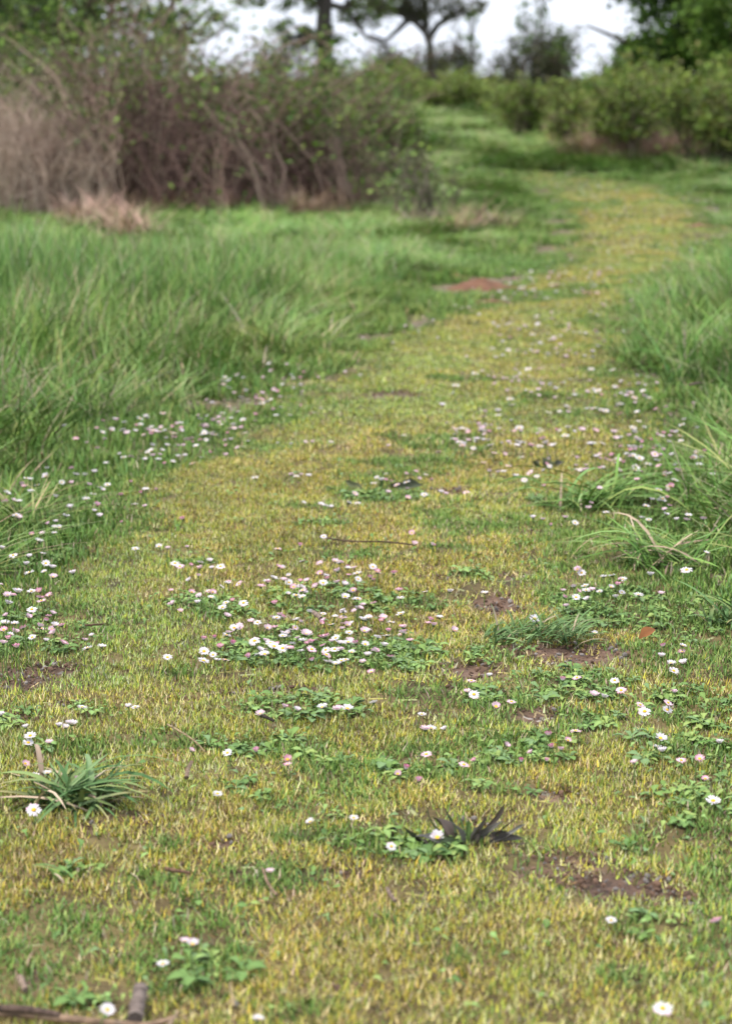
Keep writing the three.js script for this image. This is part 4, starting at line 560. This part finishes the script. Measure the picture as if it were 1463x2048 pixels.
{ // dark scrub behind the hedge
  [[885, 42, 1.15, 1.5, 'dark brown-green thorn scrub under the leaning tree'], [975, 41, 1.2, 1.5, 'dark thorn scrub with leafless twigs beside the saplings'], [1060, 40, 1.1, 1.5, 'brownish thorn scrub at the foot of the saplings'], [1140, 38, 1.3, 1.4, 'dark thorn scrub under the dead branch'], [760, 46, 0.9, 1.8, 'thorn scrub between oak trunk and leaning tree'], [600, 44, 1.3, 1.8, 'dim thorn scrub at the foot of the oak']].forEach(([px, d, h, w, lab]) => { const x = at(px, -d); bramble(lab, x, -d, w * 0.75, 0.9, u => h * (0.7 + 0.5 * vnoise(x * 3 + u * 2.5, 8)), 90, 3000, 0.1, 'shrub', 'thorn_scrub', BRN, [[0.09, 0.07, 0.06], [0.15, 0.12, 0.10], [0.06, 0.045, 0.04]], 0.07); });
}
{ // oak with dark upright trunk
  const z = -44, x = at(650, z);
  tree('oak_tree', 'upright oak with a thick dark trunk behind the brambles', x, z, [[[[0, -0.1, 0], [0.03, 0.8, 0], [-0.04, 1.6, 0], [0.02, 2.4, 0], [-0.05, 3.4, 0], [0.1, 5.4, 0]], 0.25, 0.12], [[[-0.02, 2.2, 0], [-0.6, 2.5, 0.2], [-1.5, 2.7, 0.3]], 0.09, 0.03], [[[0.02, 2.3, 0], [0.5, 2.2, 0.1], [0.95, 1.55, 0.1], [1.55, 1.28, 0]], 0.08, 0.03], [[[0, 1.5, 0], [-0.5, 1.62, 0.2], [-0.9, 1.5, 0.2]], 0.06, 0.02], [[[0, 3.2, 0], [0.9, 3.7, 0.3], [1.9, 4.2, 0]], 0.10, 0.04]],
    [[1500, -1.0, 2.45, 0, 1.2, 0.42, 0.8, 24, 0.17, [0, 2.3, 0]], [1100, -0.75, 1.55, 0.1, 0.55, 0.32, 0.4, 14, 0.15, [-0.3, 1.5, 0]], [700, 0.15, 1.55, 0.2, 0.3, 0.35, 0.3, 9, 0.13, [0, 1.5, 0]], [900, 1.0, 2.2, 0, 0.7, 0.45, 0.5, 18, 0.14, [0.5, 2.2, 0]], [3600, 0, 4.0, 0, 2.6, 1.0, 1.6, 50, 0.34, [0, 3.4, 0]]], LG.concat(OLV), 0.085, { bark: [0.06, 0.05, 0.044], sink: 0.32 });
}
{ // leaning, lichen-grey tree with a low spreading crown
  const z = -46, x = at(858, z);
  tree('leaning_tree', 'leaning grey-green tree with low spreading limbs', x, z, [[[[0, -0.1, 0], [0.02, 0.7, 0], [0.0, 1.35, 0], [-0.12, 1.65, 0], [-0.5, 2.0, 0.1], [-1.1, 2.2, 0], [-1.9, 2.3, 0]], 0.12, 0.04], [[[-0.05, 1.5, 0], [0.2, 1.85, 0], [0.7, 2.1, 0.2], [1.35, 2.15, 0]], 0.10, 0.03], [[[-0.5, 2.0, 0.1], [-0.8, 1.7, 0.2], [-1.1, 1.45, 0.1], [-1.5, 1.6, 0]], 0.08, 0.03], [[[-0.1, 1.7, 0], [-0.2, 2.6, 0], [0.1, 4.2, 0]], 0.11, 0.04]],
    [[4600, -0.5, 2.35, 0, 1.25, 0.42, 0.9, 60, 0.30, [-0.3, 1.9, 0]], [900, 0.75, 2.25, 0, 0.6, 0.35, 0.5, 16, 0.15, [0.5, 2.0, 0]], [1000, -1.7, 2.1, 0.2, 0.6, 0.45, 0.5, 18, 0.15, [-1.1, 2.2, 0]], [3600, 0, 3.5, 0, 2.0, 0.8, 1.2, 40, 0.30, [0, 3.0, 0]]], OLV.map(c => c.map(e => e * 1.15)), 0.07, { bark: [0.085, 0.075, 0.066], limb: 0.6, twigs: 1, sink: 0.32 });
}
{ // broad leafy tree over the hedge
  const z = -30, x = at(1345, z);
  tree('broad_leafy_tree', 'broad bright green leafy tree overhanging the hedge', x, z, [[[[0, -0.1, 0], [0.05, 0.8, 0], [0.1, 1.8, 0], [0, 3.8, 0]], 0.18, 0.07], [[[0, 0.9, 0], [-0.6, 1.25, 0.4], [-1.15, 1.48, 0.5], [-1.5, 1.62, 0.5]], 0.06, 0.02]],
    [[9000, 0.1, 1.55, 0, 1.15, 0.85, 1.0, 64, 0.27, [0.05, 1.2, 0]], [5200, 0.1, 2.7, 0, 1.4, 0.8, 1.1, 50, 0.30, [0.05, 2.2, 0]], [3000, 0.2, 3.8, 0, 1.5, 0.8, 1.1, 40, 0.34, [0.05, 3.2, 0]], [2600, -0.6, 1.05, 0.3, 0.6, 0.4, 0.5, 26, 0.2, [0, 0.9, 0]], [3600, 0.1, 0.95, 0.6, 1.0, 0.5, 0.5, 34, 0.22, [0, 0.9, 0]]], LG.slice(0, 3).concat(DK.slice(1, 3)), 0.095, {});
  const x2 = at(1490, -28); tree('broad_leafy_tree', 'second leafy tree merging with the broad one past the hedge', x2, -28, [[[[0, -0.1, 0], [0.05, 1.2, 0], [0, 3.2, 0]], 0.14, 0.05]], [[7000, 0.05, 1.6, 0, 0.9, 1.0, 0.9, 50, 0.27, [0, 1.2, 0]], [3000, 0, 3.0, 0, 1.1, 0.8, 1.0, 34, 0.3, [0, 2.6, 0]]], LG, 0.09, {});
}
{ // thin saplings against the sky
  for (const [px, d, h, lab] of [[1042, 37, 2.0, 'slim leafy sapling with a dense top against the sky'], [1078, 38, 2.35, 'taller thin sapling with open leafy twigs'], [940, 40, 1.7, 'short leafy sapling rising from dark thorn scrub'], [1118, 37, 1.5, 'smallest sapling near the dead branch']]) { const x = at(px, -d); tree('sapling', lab, x, -d, [[[[0, -0.1, 0], [0.03, h * 0.5, 0], [R(-0.05, 0.05), h, 0]], 0.03, 0.008]], [[260, 0, h * 0.85, 0, 0.13, 0.36, 0.13, 9, 0.09, [0, h * 0.7, 0]], [160, 0, h * 0.62, 0, 0.25, 0.3, 0.2, 8, 0.10, [0, h * 0.5, 0]]], LG.concat(DK), 0.06, { limb: 0.2 }); }
}
{ // dark evergreen and young trees behind the shrubs on the bramble side
  const z = -27;
  tree('dark_evergreen', 'tall dark evergreen standing behind the dry stalks', at(20, z), z, [[[[0, -0.1, 0], [0, 2, 0], [0, 5, 0]], 0.2, 0.08]], [[11000, 0, 1.5, 0, 1.05, 1.4, 1.0, 70, 0.30, [0, 1.8, 0]], [3500, 0, 3.7, 0, 0.9, 0.9, 0.9, 34, 0.28, [0, 3.2, 0]]], [[0.022, 0.04, 0.018], [0.03, 0.052, 0.022], [0.045, 0.07, 0.028]], 0.08, { bark: [0.05, 0.042, 0.038] });
  tree('young_tree', 'young leafy tree behind the shrub, crown dense', at(190, -24), -24, [[[[0, -0.1, 0], [0.05, 1.4, 0], [0, 3.2, 0]], 0.09, 0.03]], [[8200, 0.05, 1.6, 0, 1.15, 1.1, 0.8, 66, 0.24, [0, 1.5, 0]], [1500, 0, 3.2, 0, 0.9, 0.7, 0.7, 20, 0.25, [0, 2.4, 0]]], LG.concat(DK), 0.07, {});
  tree('young_tree', 'young tree with a loose airy crown beside the oak', at(350, -26), -26, [[[[0, -0.1, 0], [0.05, 1.3, 0], [-0.05, 3.0, 0]], 0.07, 0.02]], [[1300, 0.1, 1.75, 0, 0.8, 0.5, 0.7, 26, 0.14, [0, 1.4, 0]], [600, -0.1, 2.5, 0, 0.8, 0.5, 0.6, 16, 0.15, [0, 2.2, 0]]], LG.concat(OLV), 0.06, {});
}
renderer.render(scene, camera);
